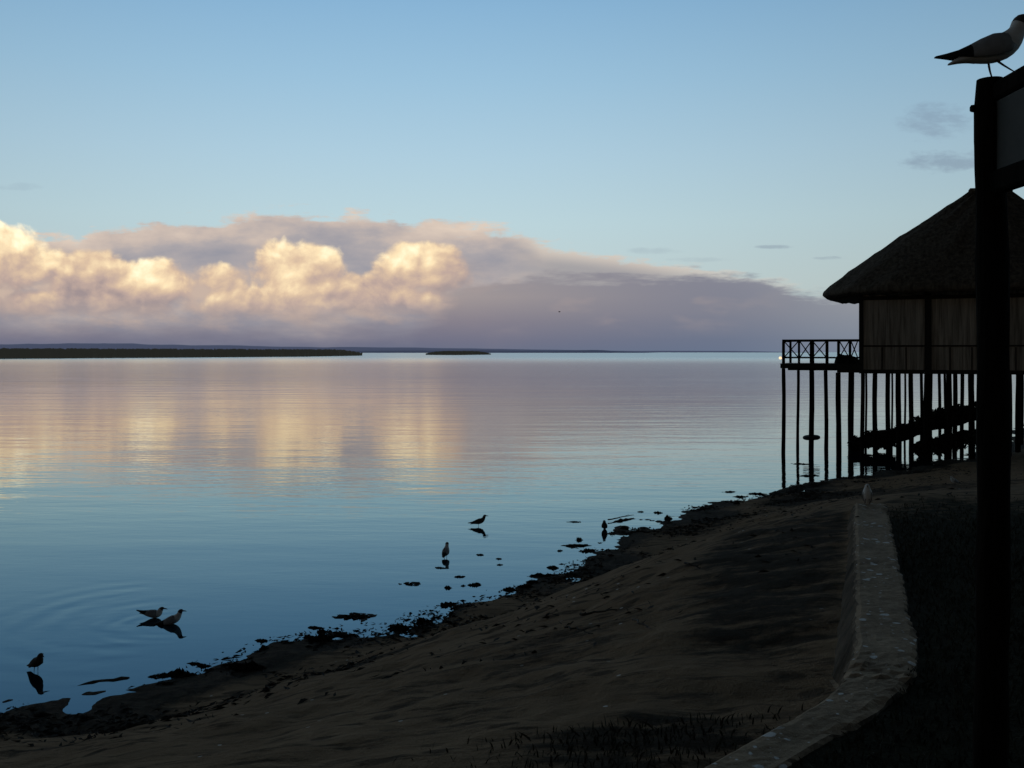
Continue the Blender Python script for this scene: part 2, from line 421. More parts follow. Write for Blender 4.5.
def build_ground():
    xs = axis([(-6000, -200, 400), (-200, -30, 12), (-30, -9, 0.5), (-9, 14, 0.075), (14, 30, 0.16), (30, 80, 1.0), (80, 300, 12), (300, 6001, 400)])
    ys = axis([(-6000, -200, 400), (-200, -8, 12), (-8, 3.5, 0.4), (3.5, 22, 0.075), (22, 46, 0.13), (46, 60, 0.35), (60, 140, 3), (140, 600, 25), (600, 6001, 400)])
    X, Y = np.meshgrid(xs, ys)
    z, s, d, lw = ground(X, Y)
    nx, ny = len(xs), len(ys)
    me = bpy.data.meshes.new('ground')
    co_ = np.stack([X, Y, z], -1).reshape(-1, 3)
    idx = np.arange(nx * ny).reshape(ny, nx)
    q = np.stack([idx[:-1, :-1], idx[:-1, 1:], idx[1:, 1:], idx[1:, :-1]], -1).reshape(-1, 4)
    keep = (z.reshape(-1)[q] > -0.6).any(1); q = q[keep]
    used = np.unique(q); re = np.full(nx * ny, -1); re[used] = np.arange(len(used)); q = re[q]; co_ = co_[used]
    me.vertices.add(len(co_)); me.vertices.foreach_set('co', co_.ravel())
    me.loops.add(q.size); me.loops.foreach_set('vertex_index', q.ravel().astype(np.int32))
    me.polygons.add(len(q)); me.polygons.foreach_set('loop_start', np.arange(0, q.size, 4, dtype=np.int32))
    me.polygons.foreach_set('use_smooth', np.ones(len(q), bool))
    me.update(calc_edges=True); me.validate()
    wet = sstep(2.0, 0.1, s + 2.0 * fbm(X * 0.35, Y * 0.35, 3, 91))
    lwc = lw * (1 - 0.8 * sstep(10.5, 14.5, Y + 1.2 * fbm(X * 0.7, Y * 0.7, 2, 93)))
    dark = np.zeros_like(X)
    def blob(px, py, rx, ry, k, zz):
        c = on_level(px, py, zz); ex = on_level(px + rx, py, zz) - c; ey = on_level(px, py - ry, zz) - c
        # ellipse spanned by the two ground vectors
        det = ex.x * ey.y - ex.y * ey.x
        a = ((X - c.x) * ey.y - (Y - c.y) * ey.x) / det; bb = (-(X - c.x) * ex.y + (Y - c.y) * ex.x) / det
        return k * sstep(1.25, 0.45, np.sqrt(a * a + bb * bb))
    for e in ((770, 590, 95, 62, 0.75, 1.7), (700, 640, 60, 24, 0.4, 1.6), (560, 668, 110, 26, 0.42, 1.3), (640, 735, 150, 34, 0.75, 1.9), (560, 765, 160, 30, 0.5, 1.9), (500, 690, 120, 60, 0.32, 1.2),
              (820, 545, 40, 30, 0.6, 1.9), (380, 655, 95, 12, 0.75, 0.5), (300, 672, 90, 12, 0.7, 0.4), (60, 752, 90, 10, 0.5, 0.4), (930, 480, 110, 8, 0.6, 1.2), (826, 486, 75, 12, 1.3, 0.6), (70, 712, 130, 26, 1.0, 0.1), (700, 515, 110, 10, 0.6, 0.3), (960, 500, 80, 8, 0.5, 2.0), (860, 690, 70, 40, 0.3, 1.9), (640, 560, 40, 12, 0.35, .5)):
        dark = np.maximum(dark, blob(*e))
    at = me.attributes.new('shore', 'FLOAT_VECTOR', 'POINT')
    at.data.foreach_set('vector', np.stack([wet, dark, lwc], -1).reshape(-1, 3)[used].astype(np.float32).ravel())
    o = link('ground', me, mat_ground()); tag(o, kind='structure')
    return o
build_ground()

SWIM_A = on_level(152, 618); SWIM_B = on_level(171, 624)
def build_water():
    m, nt, b = material('lagoon_water')
    g = nt.nodes.new('ShaderNodeNewGeometry'); p = g.outputs['Position']
    x, y, z = sep(nt, p)
    far = y.smooth(20, 260)
    # slow undulation, wind ripples lying across the view, fine chop in patches
    n_l = noise(nt, comb(nt, x * 0.11 + y * 0.02, y * 0.42), 1.0, 2, 0.5)
    n_m = noise(nt, comb(nt, x * 0.75, y * 2.1 + x * 0.12), 1.0, 3, 0.55)
    n_s = noise(nt, comb(nt, x * 3.0, y * 8.0), 1.0, 3, 0.5)
    patch = noise(nt, comb(nt, x * 0.012, y * 0.05), 1.0, 3, 0.5).smooth(0.35, 0.7)
    calm = y.smooth(13, 34, 0.22, 1.0)
    n_f = noise(nt, comb(nt, x * 0.05, y * 0.30), 1.0, 3, 0.55)
    h = n_l * 0.026 * calm + n_m * 0.0105 * calm * (patch * 1.0 + 0.4) + n_s * 0.0011 * calm + n_f * y.smooth(45, 140) * 0.05
    for c, k, lam, r1 in ((SWIM_A, 0.0030, 0.62, 3.8), (SWIM_B, 0.0016, 0.34, 1.5)):
        dx = x - c.x; dy = y - c.y
        r = (dx * dx + dy * dy).sqrt()
        ring = (r * (2 * math.pi / lam)).sin() * r.smooth(0.15, 0.5) * r.smooth(r1, 0.8) * (dx * -1.0 - dy * 0.25).smooth(-0.3, 0.7)
        nn = noise(nt, comb(nt, x * 0.9 + c.x, y * 0.9), 1.0, 2, 0.5).smooth(0.35, 0.65, 0.0, 1.0)
        h = h + ring * k * nn
    bp = nt.nodes.new('ShaderNodeBump'); bp.inputs['Strength'].default_value = 1.0; bp.inputs['Distance'].default_value = 1.0
    nt.links.new(h.s, bp.inputs['Height']); nt.links.new(bp.outputs[0], b.inputs['Normal'])
    # dark water body under a Fresnel mirror; the steeper the view, the bluer the mirrored light
    nt.nodes.remove(b); out = nt.nodes['Material Output']
    fr = nt.nodes.new('ShaderNodeFresnel'); fr.inputs['IOR'].default_value = 1.333; nt.links.new(bp.outputs[0], fr.inputs['Normal'])
    f = S(nt, fr.outputs[0])
    gl = nt.nodes.new('ShaderNodeBsdfGlossy'); df = nt.nodes.new('ShaderNodeBsdfDiffuse'); mx = nt.nodes.new('ShaderNodeMixShader')
    df.inputs['Color'].default_value = (0.006, 0.014, 0.022, 1)
    nt.links.new(ramp(nt, f, [(0.13, (0.40, 0.63, 0.82, 1)), (0.22, (0.48, 0.73, 0.90, 1)), (0.42, (0.80, 0.97, 1.0, 1)), (0.56, (1.0, 1.0, 0.98, 1))]), gl.inputs['Color'])
    breeze = y.smooth(220, 900) * 0.19
    nt.links.new((far * 0.075 + 0.012 + breeze).s, gl.inputs['Roughness']); nt.links.new(bp.outputs[0], gl.inputs['Normal'])
    nt.links.new(f.pow(0.80).s, mx.inputs[0]); nt.links.new(df.outputs[0], mx.inputs[1]); nt.links.new(gl.outputs[0], mx.inputs[2])
    nt.links.new(mx.outputs[0], out.inputs['Surface'])
    me = bpy.data.meshes.new('water')
    L = 16000
    me.from_pydata([(-L, -60, 0), (L, -60, 0), (L, L, 0), (-L, L, 0)], [], [(0, 1, 2, 3)]); me.update()
    tag(link('water', me, m), kind='structure')
build_water()

# ------------------------------------------------------------------ far shore
def build_far():
    m, nt, b = material('hazy_hills')
    g = nt.nodes.new('ShaderNodeNewGeometry'); n = noise(nt, g.outputs['Position'], 0.004, 4, 0.6)
    nt.links.new(ramp(nt, n, [(0.3, (0.03, 0.04, 0.04, 1)), (0.7, (0.06, 0.07, 0.07, 1))]), b.inputs['Base Color'])
    b.inputs['Roughness'].default_value = 1.0
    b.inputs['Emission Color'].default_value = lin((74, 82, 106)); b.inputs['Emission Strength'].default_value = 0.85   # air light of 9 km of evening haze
    def ridge(name, Y, x0, x1, hf, mat):
        mb = MB(); n_ = 260
        for i in range(n_ + 1):
            px = x0 + (x1 - x0) * i / n_; X = (px - 512) / F * Y; h = max(hf(px), 0.4)
            mb.v += [(X, Y, -1), (X, Y + 20, h * 0.75), (X, Y + 120, h), (X, Y + 1200, h * 0.6)]
        for i in range(n_):
            for k in range(3):
                a = i * 4 + k; mb.f.append([a, a + 4, a + 5, a + 1]); mb.mi.append(0)
        o = mb.build(name, mat, smooth=True); tag(o, kind='structure'); return o
    def f1(px):
        a = float(fbm(np.array([px / 60.0]), np.array([0.3]), 4, 5)[0])
        env = (1.0 - min(1.0, max(0.0, (px - 60) / 560.0)) * 0.80) * min(1.0, max(0.3, (820 - px) / 90.0))
        return (9.0 + 2.6 * a) * 9000 / F * env
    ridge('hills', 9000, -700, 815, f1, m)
    def f2(px):
        a = float(fbm(np.array([px / 40.0]), np.array([7.3]), 4, 9)[0])
        return (2.6 + 0.8 * a) * 5000 / F * min(1, max(0.02, (658 - px) / 60.0)) 
    m2 = m.copy(); m2.name = 'far_shore_bush'; m2.node_tree.nodes['Principled BSDF'].inputs['Emission Color'].default_value = lin((58, 66, 88))  # haze light put into the emission here too
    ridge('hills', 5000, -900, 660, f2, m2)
    m3, nt, b = material('reed_green')
    g = nt.nodes.new('ShaderNodeNewGeometry'); n = noise(nt, g.outputs['Position'], 0.05, 5, 0.65)
    nt.links.new(ramp(nt, n, [(0.3, (0.02, 0.02, 0.010, 1)), (0.7, (0.07, 0.062, 0.03, 1))]), b.inputs['Base Color']); b.inputs['Roughness'].default_value = 1
    b.inputs['Emission Color'].default_value = lin((40, 41, 38)); b.inputs['Emission Strength'].default_value = 0.8  # faint glow added to lift the dark far reeds
    def bank(name, pts, top_px, taper, seed, nb):
        """pts: water line of the bank in the photograph, left to right"""
        rr = random.Random(seed); mb = MB(); base = []
        N_ = 160
        for i in range(N_ + 1):
            px = pts[0][0] + (pts[-1][0] - pts[0][0]) * i / N_
            py = np.interp(px, [p[0] for p in pts], [p[1] for p in pts])
            P = on_level(px, py); h = max(0.3, (py - top_px(px)) / F * P.y)
            base.append((P, h))
            nz = float(fbm(np.array([px / 5.0]), np.array([seed * 3.1]), 3, seed)[0])
            hh = h * (0.80 + 0.20 * nz + 0.12 * float(fbm(np.array([px / 28.0]), np.array([seed * 1.7]), 2, seed + 9)[0]))
            mb.v += [(P.x, P.y, -0.3), (P.x, P.y + 1, hh * 0.5), (P.x * 1.002, P.y + 4, hh), (P.x * (1 + taper / P.y), P.y + taper, hh * 0.9), (P.x * (1 + taper / P.y), P.y + taper + 2, -0.3)]
        for i in range(N_):
            for k in range(4):
                a = i * 5 + k; mb.f.append([a, a + 5, a + 6, a + 1]); mb.mi.append(0)
        for _ in range(nb):
            t = rr.random() * N_; i = int(t); P0, h0 = base[i]; P1, h1 = base[min(i + 1, N_)]; P = P0.lerp(P1, t - i); h = h0
            dy = rr.random() ** 2 * taper * 0.5; s_ = h * rr.uniform(0.55, 0.98); w = rr.uniform(0.4, 1.2) * h * 0.22
            x = P.x * (1 + dy / P.y); lean = rr.uniform(-0.5, 0.5) * w
            mb.add([(x - w, P.y + dy, -0.2), (x + w, P.y + dy, -0.2), (x + w * 1.3 + lean, P.y + dy, s_ * 0.85), (x + lean * 2, P.y + dy, s_), (x - w * 1.3 + lean, P.y + dy, s_ * 0.8)], [(0, 1, 2, 3, 4)])
        o = mb.build(name, m3); return o
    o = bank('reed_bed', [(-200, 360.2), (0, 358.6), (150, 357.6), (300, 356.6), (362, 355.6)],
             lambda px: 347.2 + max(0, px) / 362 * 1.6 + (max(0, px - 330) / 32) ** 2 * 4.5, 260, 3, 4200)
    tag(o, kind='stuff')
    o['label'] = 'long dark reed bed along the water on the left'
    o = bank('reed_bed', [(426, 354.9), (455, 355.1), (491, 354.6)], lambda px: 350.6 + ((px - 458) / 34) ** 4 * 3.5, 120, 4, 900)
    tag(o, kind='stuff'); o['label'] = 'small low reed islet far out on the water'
build_far()

# ------------------------------------------------------------------ shared materials
def simple(name, c1, c2, scale=8.0, rough=0.9, stretch=(1, 1, 1), bump=0.3, bd=0.01, spec=0.25):
    m, nt, b = material(name)
    tc = nt.nodes.new('ShaderNodeTexCoord')
    x, y, z = sep(nt, tc.outputs['Object'])
    v = comb(nt, x * stretch[0], y * stretch[1], z * stretch[2])
    n = noise(nt, v, scale, 5, 0.65)
    nt.links.new(ramp(nt, n, [(0.3, tuple(c1) + (1,)), (0.7, tuple(c2) + (1,))]), b.inputs['Base Color'])
    b.inputs['Roughness'].default_value = rough; b.inputs['Specular IOR Level'].default_value = spec
    if bump:
        bp = nt.nodes.new('ShaderNodeBump'); bp.inputs['Strength'].default_value = bump; bp.inputs['Distance'].default_value = bd
        nt.links.new(n.s, bp.inputs['Height']); nt.links.new(bp.outputs[0], b.inputs['Normal'])
    return m
M_POLE = simple('tarred_pole', (0.004, 0.0035, 0.003), (0.014, 0.0115, 0.009), 5, 0.95, (5, 5, 0.6), 0.6, spec=0.03)
M_WOOD = simple('weathered_wood', (0.014, 0.012, 0.010), (0.035, 0.03, 0.025), 6, 0.9, (6, 6, 1), 0.5)
M_BOARD = simple('sign_board', (0.035, 0.034, 0.029), (0.065, 0.062, 0.052), 3, 0.7, (1, 1, 1), 0.1)
M_PANEL = simple('reed_panel', (0.13, 0.112, 0.092), (0.50, 0.44, 0.365), 4, 0.95, (2.6, 2.6, 0.12), 0.8, 0.04)
M_THATCH = simple('thatch', (0.035, 0.028, 0.021), (0.18, 0.148, 0.112), 3.0, 1.0, (2.4, 2.4, 0.6), 1.0, 0.08, 0.1)
M_WEED = simple('dead_weed', (0.010, 0.008, 0.006), (0.055, 0.045, 0.032), 14, 0.9)
M_DRIFT = simple('driftwood', (0.05, 0.042, 0.034), (0.14, 0.12, 0.10), 10, 0.9)
M_TARP = simple('dark_cover', (0.012, 0.012, 0.013), (0.03, 0.03, 0.03), 5, 0.8)
M_RUBBER = simple('old_rubber', (0.008, 0.008, 0.008), (0.016, 0.016, 0.016), 6, 0.7)
M_GRASS = simple('shore_grass', (0.016, 0.016, 0.008), (0.05, 0.046, 0.025), 9, 0.9, bump=0)
M_LEAF = simple('dark_leaves', (0.008, 0.010, 0.006), (0.02, 0.022, 0.013), 9, 0.9, bump=0)

# ------------------------------------------------------------------ sea wall
def mat_wall():
    m, nt, b = material('droppings_on_concrete')
    g = nt.nodes.new('ShaderNodeNewGeometry'); p = g.outputs['Position']
    x, y, z = sep(nt, p); nx, ny, nz = sep(nt, g.outputs['Normal'])
    n1 = noise(nt, p, 2.2, 6, 0.7); n2 = noise(nt, p, 22.0, 5, 0.65); n3 = noise(nt, p, 90.0, 3, 0.6)
    c = ramp(nt, n1 * 0.5 + n2 * 0.35 + n3 * 0.25, [(0.34, (0.12, 0.086, 0.056, 1)), (0.55, (0.36, 0.268, 0.18, 1)), (0.72, (0.55, 0.42, 0.29, 1))])
    wv = noise(nt, p, 6.0, 2, 0.5)
    q = comb(nt, x + wv * 0.1, y + wv * 0.1)
    vo = nt.nodes.new('ShaderNodeTexVoronoi'); vo.voronoi_dimensions = '2D'; vo.feature = 'F1'; vo.inputs['Scale'].default_value = 9.0
    nt.links.new(q, vo.inputs['Vector'])
    dist = S(nt, vo.outputs['Distance']); rnd = sep(nt, vo.outputs['Color'])[0]; rnd2 = sep(nt, vo.outputs['Color'])[1]
    keep = (rnd - 0.40).smooth(0.0, 0.05)
    clump = noise(nt, p, 1.3, 2, 0.5).smooth(0.42, 0.62, 0.25, 1.0)
    spot = (rnd2 * 0.36 * clump + (n2 - 0.5) * 0.30 - dist).smooth(-0.02, 0.05) * keep * nz.smooth(0.6, 0.9)
    c = mix(nt, spot * 0.9, c, (0.85, 0.86, 0.84, 1))
    side_tone = (1.0 - nz.smooth(0.5, 0.9)) * (n1.smooth(0.3, 0.7, 0.95, 0.7))
    c = mix(nt, side_tone, c, (0.024, 0.020, 0.015, 1))  # side faces coloured darker than the top
    vo2 = nt.nodes.new('ShaderNodeTexVoronoi'); vo2.voronoi_dimensions = '2D'; vo2.inputs['Scale'].default_value = 24.0
    nt.links.new(q, vo2.inputs['Vector'])
    fl = (sep(nt, vo2.outputs['Color'])[1] * 0.22 * clump - S(nt, vo2.outputs['Distance'])).smooth(-0.03, 0.05) * (sep(nt, vo2.outputs['Color'])[0] - 0.6).smooth(0, 0.05) * nz.smooth(0.6, 0.9)
    c = mix(nt, fl * 0.7, c, (0.75, 0.76, 0.74, 1))
    nt.links.new(c, b.inputs['Base Color']); b.inputs['Roughness'].default_value = 0.95; b.inputs['Specular IOR Level'].default_value = 0.15
    bp = nt.nodes.new('ShaderNodeBump'); bp.inputs['Strength'].default_value = 0.8; bp.inputs['Distance'].default_value = 0.02
    nt.links.new((n1 * 0.4 + n2 * 0.5 + n3 * 0.3).s, bp.inputs['Height']); nt.links.new(bp.outputs[0], b.inputs['Normal'])
    return m

def build_wall():
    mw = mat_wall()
    ctrl = [Vector(near_b), Vector(near_a), Vector(bend_a).lerp(Vector(near_a), 0.12), Vector(bend_a).lerp(Vector(bend_b), 0.35), Vector(bend_b).lerp(Vector(wall_end), 0.05), Vector(bend_b).lerp(Vector(wall_end), 0.45), Vector(wall_end)]
    path = []
    for i in range(len(ctrl) - 1):
        p0 = ctrl[max(i - 1, 0)]; p1 = ctrl[i]; p2 = ctrl[i + 1]; p3 = ctrl[min(i + 2, len(ctrl) - 1)]
        n = max(6, int((p2 - p1).length / 0.045))
        for k in range(n):
            t = k / n
            # straight runs with a rounded turn at the corner
            w = 0.3 if i in (2, 3) else 0.0
            lin_ = p1.lerp(p2, t)
            cr = 0.5 * ((2 * p1) + (p2 - p0) * t + (2 * p0 - 5 * p1 + 4 * p2 - p3) * t * t + (3 * p1 - p0 - 3 * p2 + p3) * t ** 3)
            path.append(lin_.lerp(cr, w))
    path.append(ctrl[-1])
    org = Vector(bend_b); N_ = len(path)
    tans = [(path[min(i + 4, N_ - 1)] - path[max(i - 4, 0)]).normalized() for i in range(N_)]
    cum = [0.0]
    for i in range(1, N_): cum.append(cum[-1] + (path[i] - path[i - 1]).length)
    i_b = min(range(N_), key=lambda i: (path[i] - Vector(bend_b)).length)
    mb = MB(); k = 0
    for i in range(N_):
        c = path[i]; d = tans[i]; r = Vector((d.y, -d.x, 0)); r.normalize()
        m = min(1, max(0, (cum[i] - cum[i_b] + 0.9) / 1.0)); m = m * m * (3 - 2 * m)
        width = 0.27 + 0.10 * m
        m = min(1, max(0, (cum[i] - cum[i_b] - 0.05) / 0.6))
        rough = math.exp(-((cum[i] - cum[i_b] + 0.25) / 0.28) ** 2)      # crumbled corner
        prof = [(-0.23 * m - 0.012, -0.95), (-0.19 * m - 0.010, -0.34), (-0.15 * m - 0.008, -0.33), (-0.02, -0.035), (0.0, -0.008)] + [(width * f, 0.004) for f in (0.08, 0.2, 0.32, 0.44, 0.56, 0.68, 0.8, 0.92)] + [(width, -0.012), (width + 0.015, -0.05), (width + 0.02, -0.95)]
        k = len(prof)
        for j, (o_, zz) in enumerate(prof):
            q = c + r * o_
            n1_ = mnoise.noise(Vector((q.x * 1.9, q.y * 1.9, j * 0.21))); n2_ = mnoise.noise(Vector((q.x * 8, q.y * 8, j * 0.6))); n3_ = mnoise.noise(Vector((q.x * 24, q.y * 24, 1.7)))
            edge = 1.8 if j in (3, 4, k - 3, k - 2) else 1.0
            side = (n1_ * 0.010 + n2_ * 0.009 * edge + n3_ * 0.006 * edge) * (1 + 0.4 * rough)
            up = n1_ * 0.012 + n2_ * 0.007 * edge + n3_ * 0.004 + rough * (n3_ * 0.016 + n2_ * 0.008 - 0.004)
            chip = max(0.0, mnoise.noise(Vector((cum[i] * 2.7, j * 0.05, 9.0))) - 0.35) * (0.10 if j in (4, 5, k - 3, k - 4) else 0.0)
            mb.v.append((q.x + r.x * side - org.x, q.y + r.y * side - org.y, c.z + zz + up - chip - org.z))
    for i in range(N_ - 1):
        for j in range(k - 1):
            mb.f.append([i * k + j, (i + 1) * k + j, (i + 1) * k + j + 1, i * k + j + 1]); mb.mi.append(0)
    mb.f.append(list(range(k))); mb.mi.append(0); mb.f.append([(N_ - 1) * k + j for j in range(k)][::-1]); mb.mi.append(0)
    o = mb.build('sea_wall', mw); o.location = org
    tag(o, 'low concrete sea wall spotted with white droppings, bending between beach and lawn', 'wall')
build_wall()

# ------------------------------------------------------------------ signpost with board seen almost edge on
PX, PY = 2.185, 4.67
PTOP = 5.44
def build_sign():
    root = empty('sign_frame', (PX, PY, LAWN_Z))
    tag(root, 'tall dark pole frame holding a board seen almost edge on, gull on top', 'signpost')
    zb = -0.25; top = PTOP - LAWN_Z
    def pole(dy, tp):
        mb = MB(); pts = []; rads = []
        for i in range(26):
            t = i / 25; z = zb + (tp - zb) * t
            pts.append((0.012 * math.sin(z * 1.3 + dy) , dy + 0.01 * math.cos(z * 1.1), z)); rads.append(0.074 - 0.006 * t + 0.003 * math.sin(z * 9))
        rads[-1] *= 0.86
        mb.tube(pts, rads, 20, 0.025)
        return mb.build('post', M_POLE, root, smooth=False)
    pole(0.0, top); pole(-2.0, top + 0.02)
    zt = 4.2 + (352 - 84) / F * 4.55 - LAWN_Z     # top rail
    mb = MB(); mb.bar((0.02, 0.05, zt - 0.02), (0.02, -2.05, zt + 0.0), 0.09, 0.085); mb.build('top_rail', M_POLE, root, bevel=0.012)
    zl = 4.2 + (352 - 182) / F * 4.6 - LAWN_Z
    mb = MB(); mb.bar((0.0, -0.05, zl), (0.0, -1.95, zl), 0.07, 0.10); mb.build('bottom_rail', M_POLE, root, bevel=0.012)
    mb = MB(); mb.box((-0.012, -1.93, zl + 0.052), (0.012, -0.068, zt - 0.066)); mb.build('board', M_BOARD, root)
    # a knot and a bolt head on the post as in the photograph
    mb = MB(); mb.tube([(-0.092, 0.0, top - 0.13), (-0.066, 0.0, top - 0.13)], [0.016, 0.02], 6); mb.build('bolt', M_POLE, root)
build_sign()

# ------------------------------------------------------------------ gulls
M_GW = simple('gull_white', (0.66, 0.65, 0.63), (0.85, 0.83, 0.80), 25, 0.85, bump=0.15, bd=0.004)
M_GG = simple('gull_grey', (0.26, 0.26, 0.265), (0.38, 0.38, 0.385), 25, 0.85, bump=0.2, bd=0.004)
M_GB = simple('gull_black', (0.010, 0.010, 0.011), (0.03, 0.03, 0.032), 25, 0.8, bump=0.2, bd=0.004)
M_GH = simple('gull_hood', (0.06, 0.055, 0.055), (0.14, 0.13, 0.13), 25, 0.85, bump=0)
M_BILL = simple('gull_bill', (0.05, 0.018, 0.012), (0.09, 0.03, 0.02), 20, 0.6, bump=0)
M_GY = simple('gull_young', (0.035, 0.03, 0.025), (0.11, 0.095, 0.08), 35, 0.85, bump=0.2, bd=0.004)

def ring_loft(mb, st, n=14, mats=None):
    """st: (x, z, half width, half height) along a body"""
    k = len(st); vs = []
    for i, (x, z, w, h) in enumerate(st):
        a = st[max(i - 1, 0)]; b = st[min(i + 1, k - 1)]
        tx, tz = b[0] - a[0], b[1] - a[1]; L = math.hypot(tx, tz) or 1; tx, tz = tx / L, tz / L
        for j in range(n):
            f = 2 * math.pi * j / n
            vs.append((x - tz * math.sin(f) * h, math.cos(f) * w, z + tx * math.sin(f) * h))
    b0 = len(mb.v)
    for i in range(k - 1):
        mb.m = mats[i] if mats else 0
        for j in range(n): mb.f.append([b0 + i * n + j, b0 + i * n + (j + 1) % n, b0 + (i + 1) * n + (j + 1) % n, b0 + (i + 1) * n + j]); mb.mi.append(mb.m)
    mb.v += vs
    mb.f.append([b0 + j for j in range(n)][::-1]); mb.mi.append(mats[0] if mats else 0)
    mb.f.append([b0 + (k - 1) * n + j for j in range(n)]); mb.mi.append(mats[-1] if mats else 0)
    mb.m = 0

def gull(loc, heading, label, pose='stand', pitch=0.0, scale=1.0, young=False, hood=True, legs=True, group=None, steps=(0.0, 0.0), wing_drop=0.0, leg_z=(0, 0)):
    """heading: direction of the bill, degrees from +X"""
    root = empty('gull', loc, R(heading)); tag(root, label, 'gull', group)
    root.scale = (scale,) * 3
    body = [(-0.225, 0.066, 0.016, 0.004), (-0.17, 0.082, 0.028, 0.010), (-0.11, 0.100, 0.044, 0.028), (-0.05, 0.112, 0.056, 0.046), (0.0, 0.122, 0.062, 0.056), (0.05, 0.136, 0.060, 0.058)]
    neck = {'rest': [(0.084, 0.158, 0.052, 0.050), (0.104, 0.186, 0.040, 0.039), (0.114, 0.206, 0.031, 0.031), (0.119, 0.226, 0.033, 0.034), (0.131, 0.245, 0.034, 0.032), (0.150, 0.248, 0.024, 0.022), (0.163, 0.244, 0.010, 0.010)],
            'stand': [(0.088, 0.165, 0.050, 0.050), (0.104, 0.200, 0.036, 0.038), (0.110, 0.226, 0.031, 0.034), (0.116, 0.250, 0.031, 0.033), (0.128, 0.270, 0.029, 0.028), (0.146, 0.275, 0.021, 0.020), (0.160, 0.272, 0.010, 0.010)],
            'hunch': [(0.084, 0.156, 0.054, 0.052), (0.100, 0.180, 0.042, 0.042), (0.108, 0.200, 0.034, 0.037), (0.118, 0.217, 0.032, 0.033), (0.134, 0.228, 0.028, 0.026), (0.150, 0.228, 0.019, 0.018), (0.162, 0.224, 0.009, 0.009)],
            'tall': [(0.086, 0.168, 0.048, 0.048), (0.100, 0.208, 0.032, 0.034), (0.104, 0.246, 0.026, 0.028), (0.109, 0.276, 0.028, 0.030), (0.122, 0.296, 0.028, 0.027), (0.140, 0.300, 0.021, 0.020), (0.154, 0.297, 0.010, 0.010)],
            'feed': [(0.094, 0.150, 0.050, 0.050), (0.124, 0.168, 0.036, 0.038), (0.146, 0.178, 0.030, 0.032), (0.166, 0.174, 0.030, 0.031), (0.182, 0.158, 0.027, 0.026), (0.192, 0.140, 0.020, 0.019), (0.198, 0.126, 0.010, 0.010)]}[pose]
    pv = (0.0, 0.115); cp, sp_ = math.cos(R(pitch)), math.sin(R(pitch))
    def rot(x, z):
        if x < 0: x *= 0.78
        return (pv[0] + (x - pv[0]) * cp - (z - pv[1]) * sp_, pv[1] + (x - pv[0]) * sp_ + (z - pv[1]) * cp)
    bs = [rot(x, z) + (w, h) for x, z, w, h in body]
    off = Vector(rot(0.07, 0.15)) - Vector((0.07, 0.15))
    ns = [(x + off.x, z + off.y, w, h) for x, z, w, h in neck]
    st = bs + ns
    mats = [2] + [0] * (len(st) - 1)
    if hood:
        for i in (len(bs) + 3, len(bs) + 4, len(bs) + 5): mats[i] = 1
    mb = MB(); ring_loft(mb, st, 14, mats)
    if legs:
        for sgn, sx, lz in ((1, steps[0], leg_z[0]), (-1, steps[1], leg_z[1])):
            mb.m = 3
            hx, hz = rot(0.004, 0.085)
            mb.tube([(hx, sgn * 0.022, hz), ((hx + sx) * 0.5 - 0.006, sgn * 0.023, (hz + lz) * 0.52), (sx, sgn * 0.024, lz + 0.004)], [0.0075, 0.0042, 0.0036], 6)
            mb.add([(sx - 0.008, sgn * 0.024, lz + 0.004), (sx + 0.042, sgn * 0.024 - 0.02, lz + 0.001), (sx + 0.05, sgn * 0.024, lz + 0.002), (sx + 0.042, sgn * 0.024 + 0.02, lz + 0.001), (sx + 0.01, sgn * 0.024, lz + 0.009)], [(0, 1, 2), (0, 2, 3), (0, 4, 1), (4, 2, 1), (4, 3, 2), (0, 3, 4)])
        mb.m = 0
    white = M_GY if young else M_GW
    ob = mb.build('body', [white, M_GY if young else M_GH, M_GB if young else white, M_BILL], root, smooth=True)
    sub = ob.modifiers.new('smooth', 'SUBSURF'); sub.levels = 1; sub.render_levels = 1
    # bill
    hx, hz = ns[-1][0], ns[-1][1]; ax, az = ns[-1][0] - ns[-3][0], ns[-1][1] - ns[-3][1]; L = math.hypot(ax, az); ax, az = ax / L, az / L
    mb = MB(); ring_loft(mb, [(hx - ax * 0.012, hz - az * 0.012, 0.009, 0.010), (hx + ax * 0.014, hz + az * 0.014, 0.0055, 0.008), (hx + ax * 0.034 + 0.001, hz + az * 0.034 - 0.002, 0.003, 0.006), (hx + ax * 0.046, hz + az * 0.046 - 0.007, 0.001, 0.001)], 8)
    mb.build('bill', M_BILL, root, smooth=True)
    ex, ez = ns[-3][0], ns[-3][1] + 0.006
    for sgn in (1, -1):
        mb = MB(); n_ = 8
        mb.tube([(ex, sgn * 0.0245, ez), (ex, sgn * 0.0295, ez)], [0.0052, 0.003], n_); mb.build('eye', M_GB, root)
    # folded wings
    ws = [(0.088, 0.152, 0.126, 0.044), (0.060, 0.190, 0.104, 0.061), (0.01, 0.186, 0.090, 0.066), (-0.05, 0.166, 0.084, 0.062), (-0.11, 0.142, 0.084, 0.049), (-0.17, 0.121, 0.088, 0.034), (-0.23, 0.108, 0.090, 0.020), (-0.285, 0.098, 0.091, 0.008)]
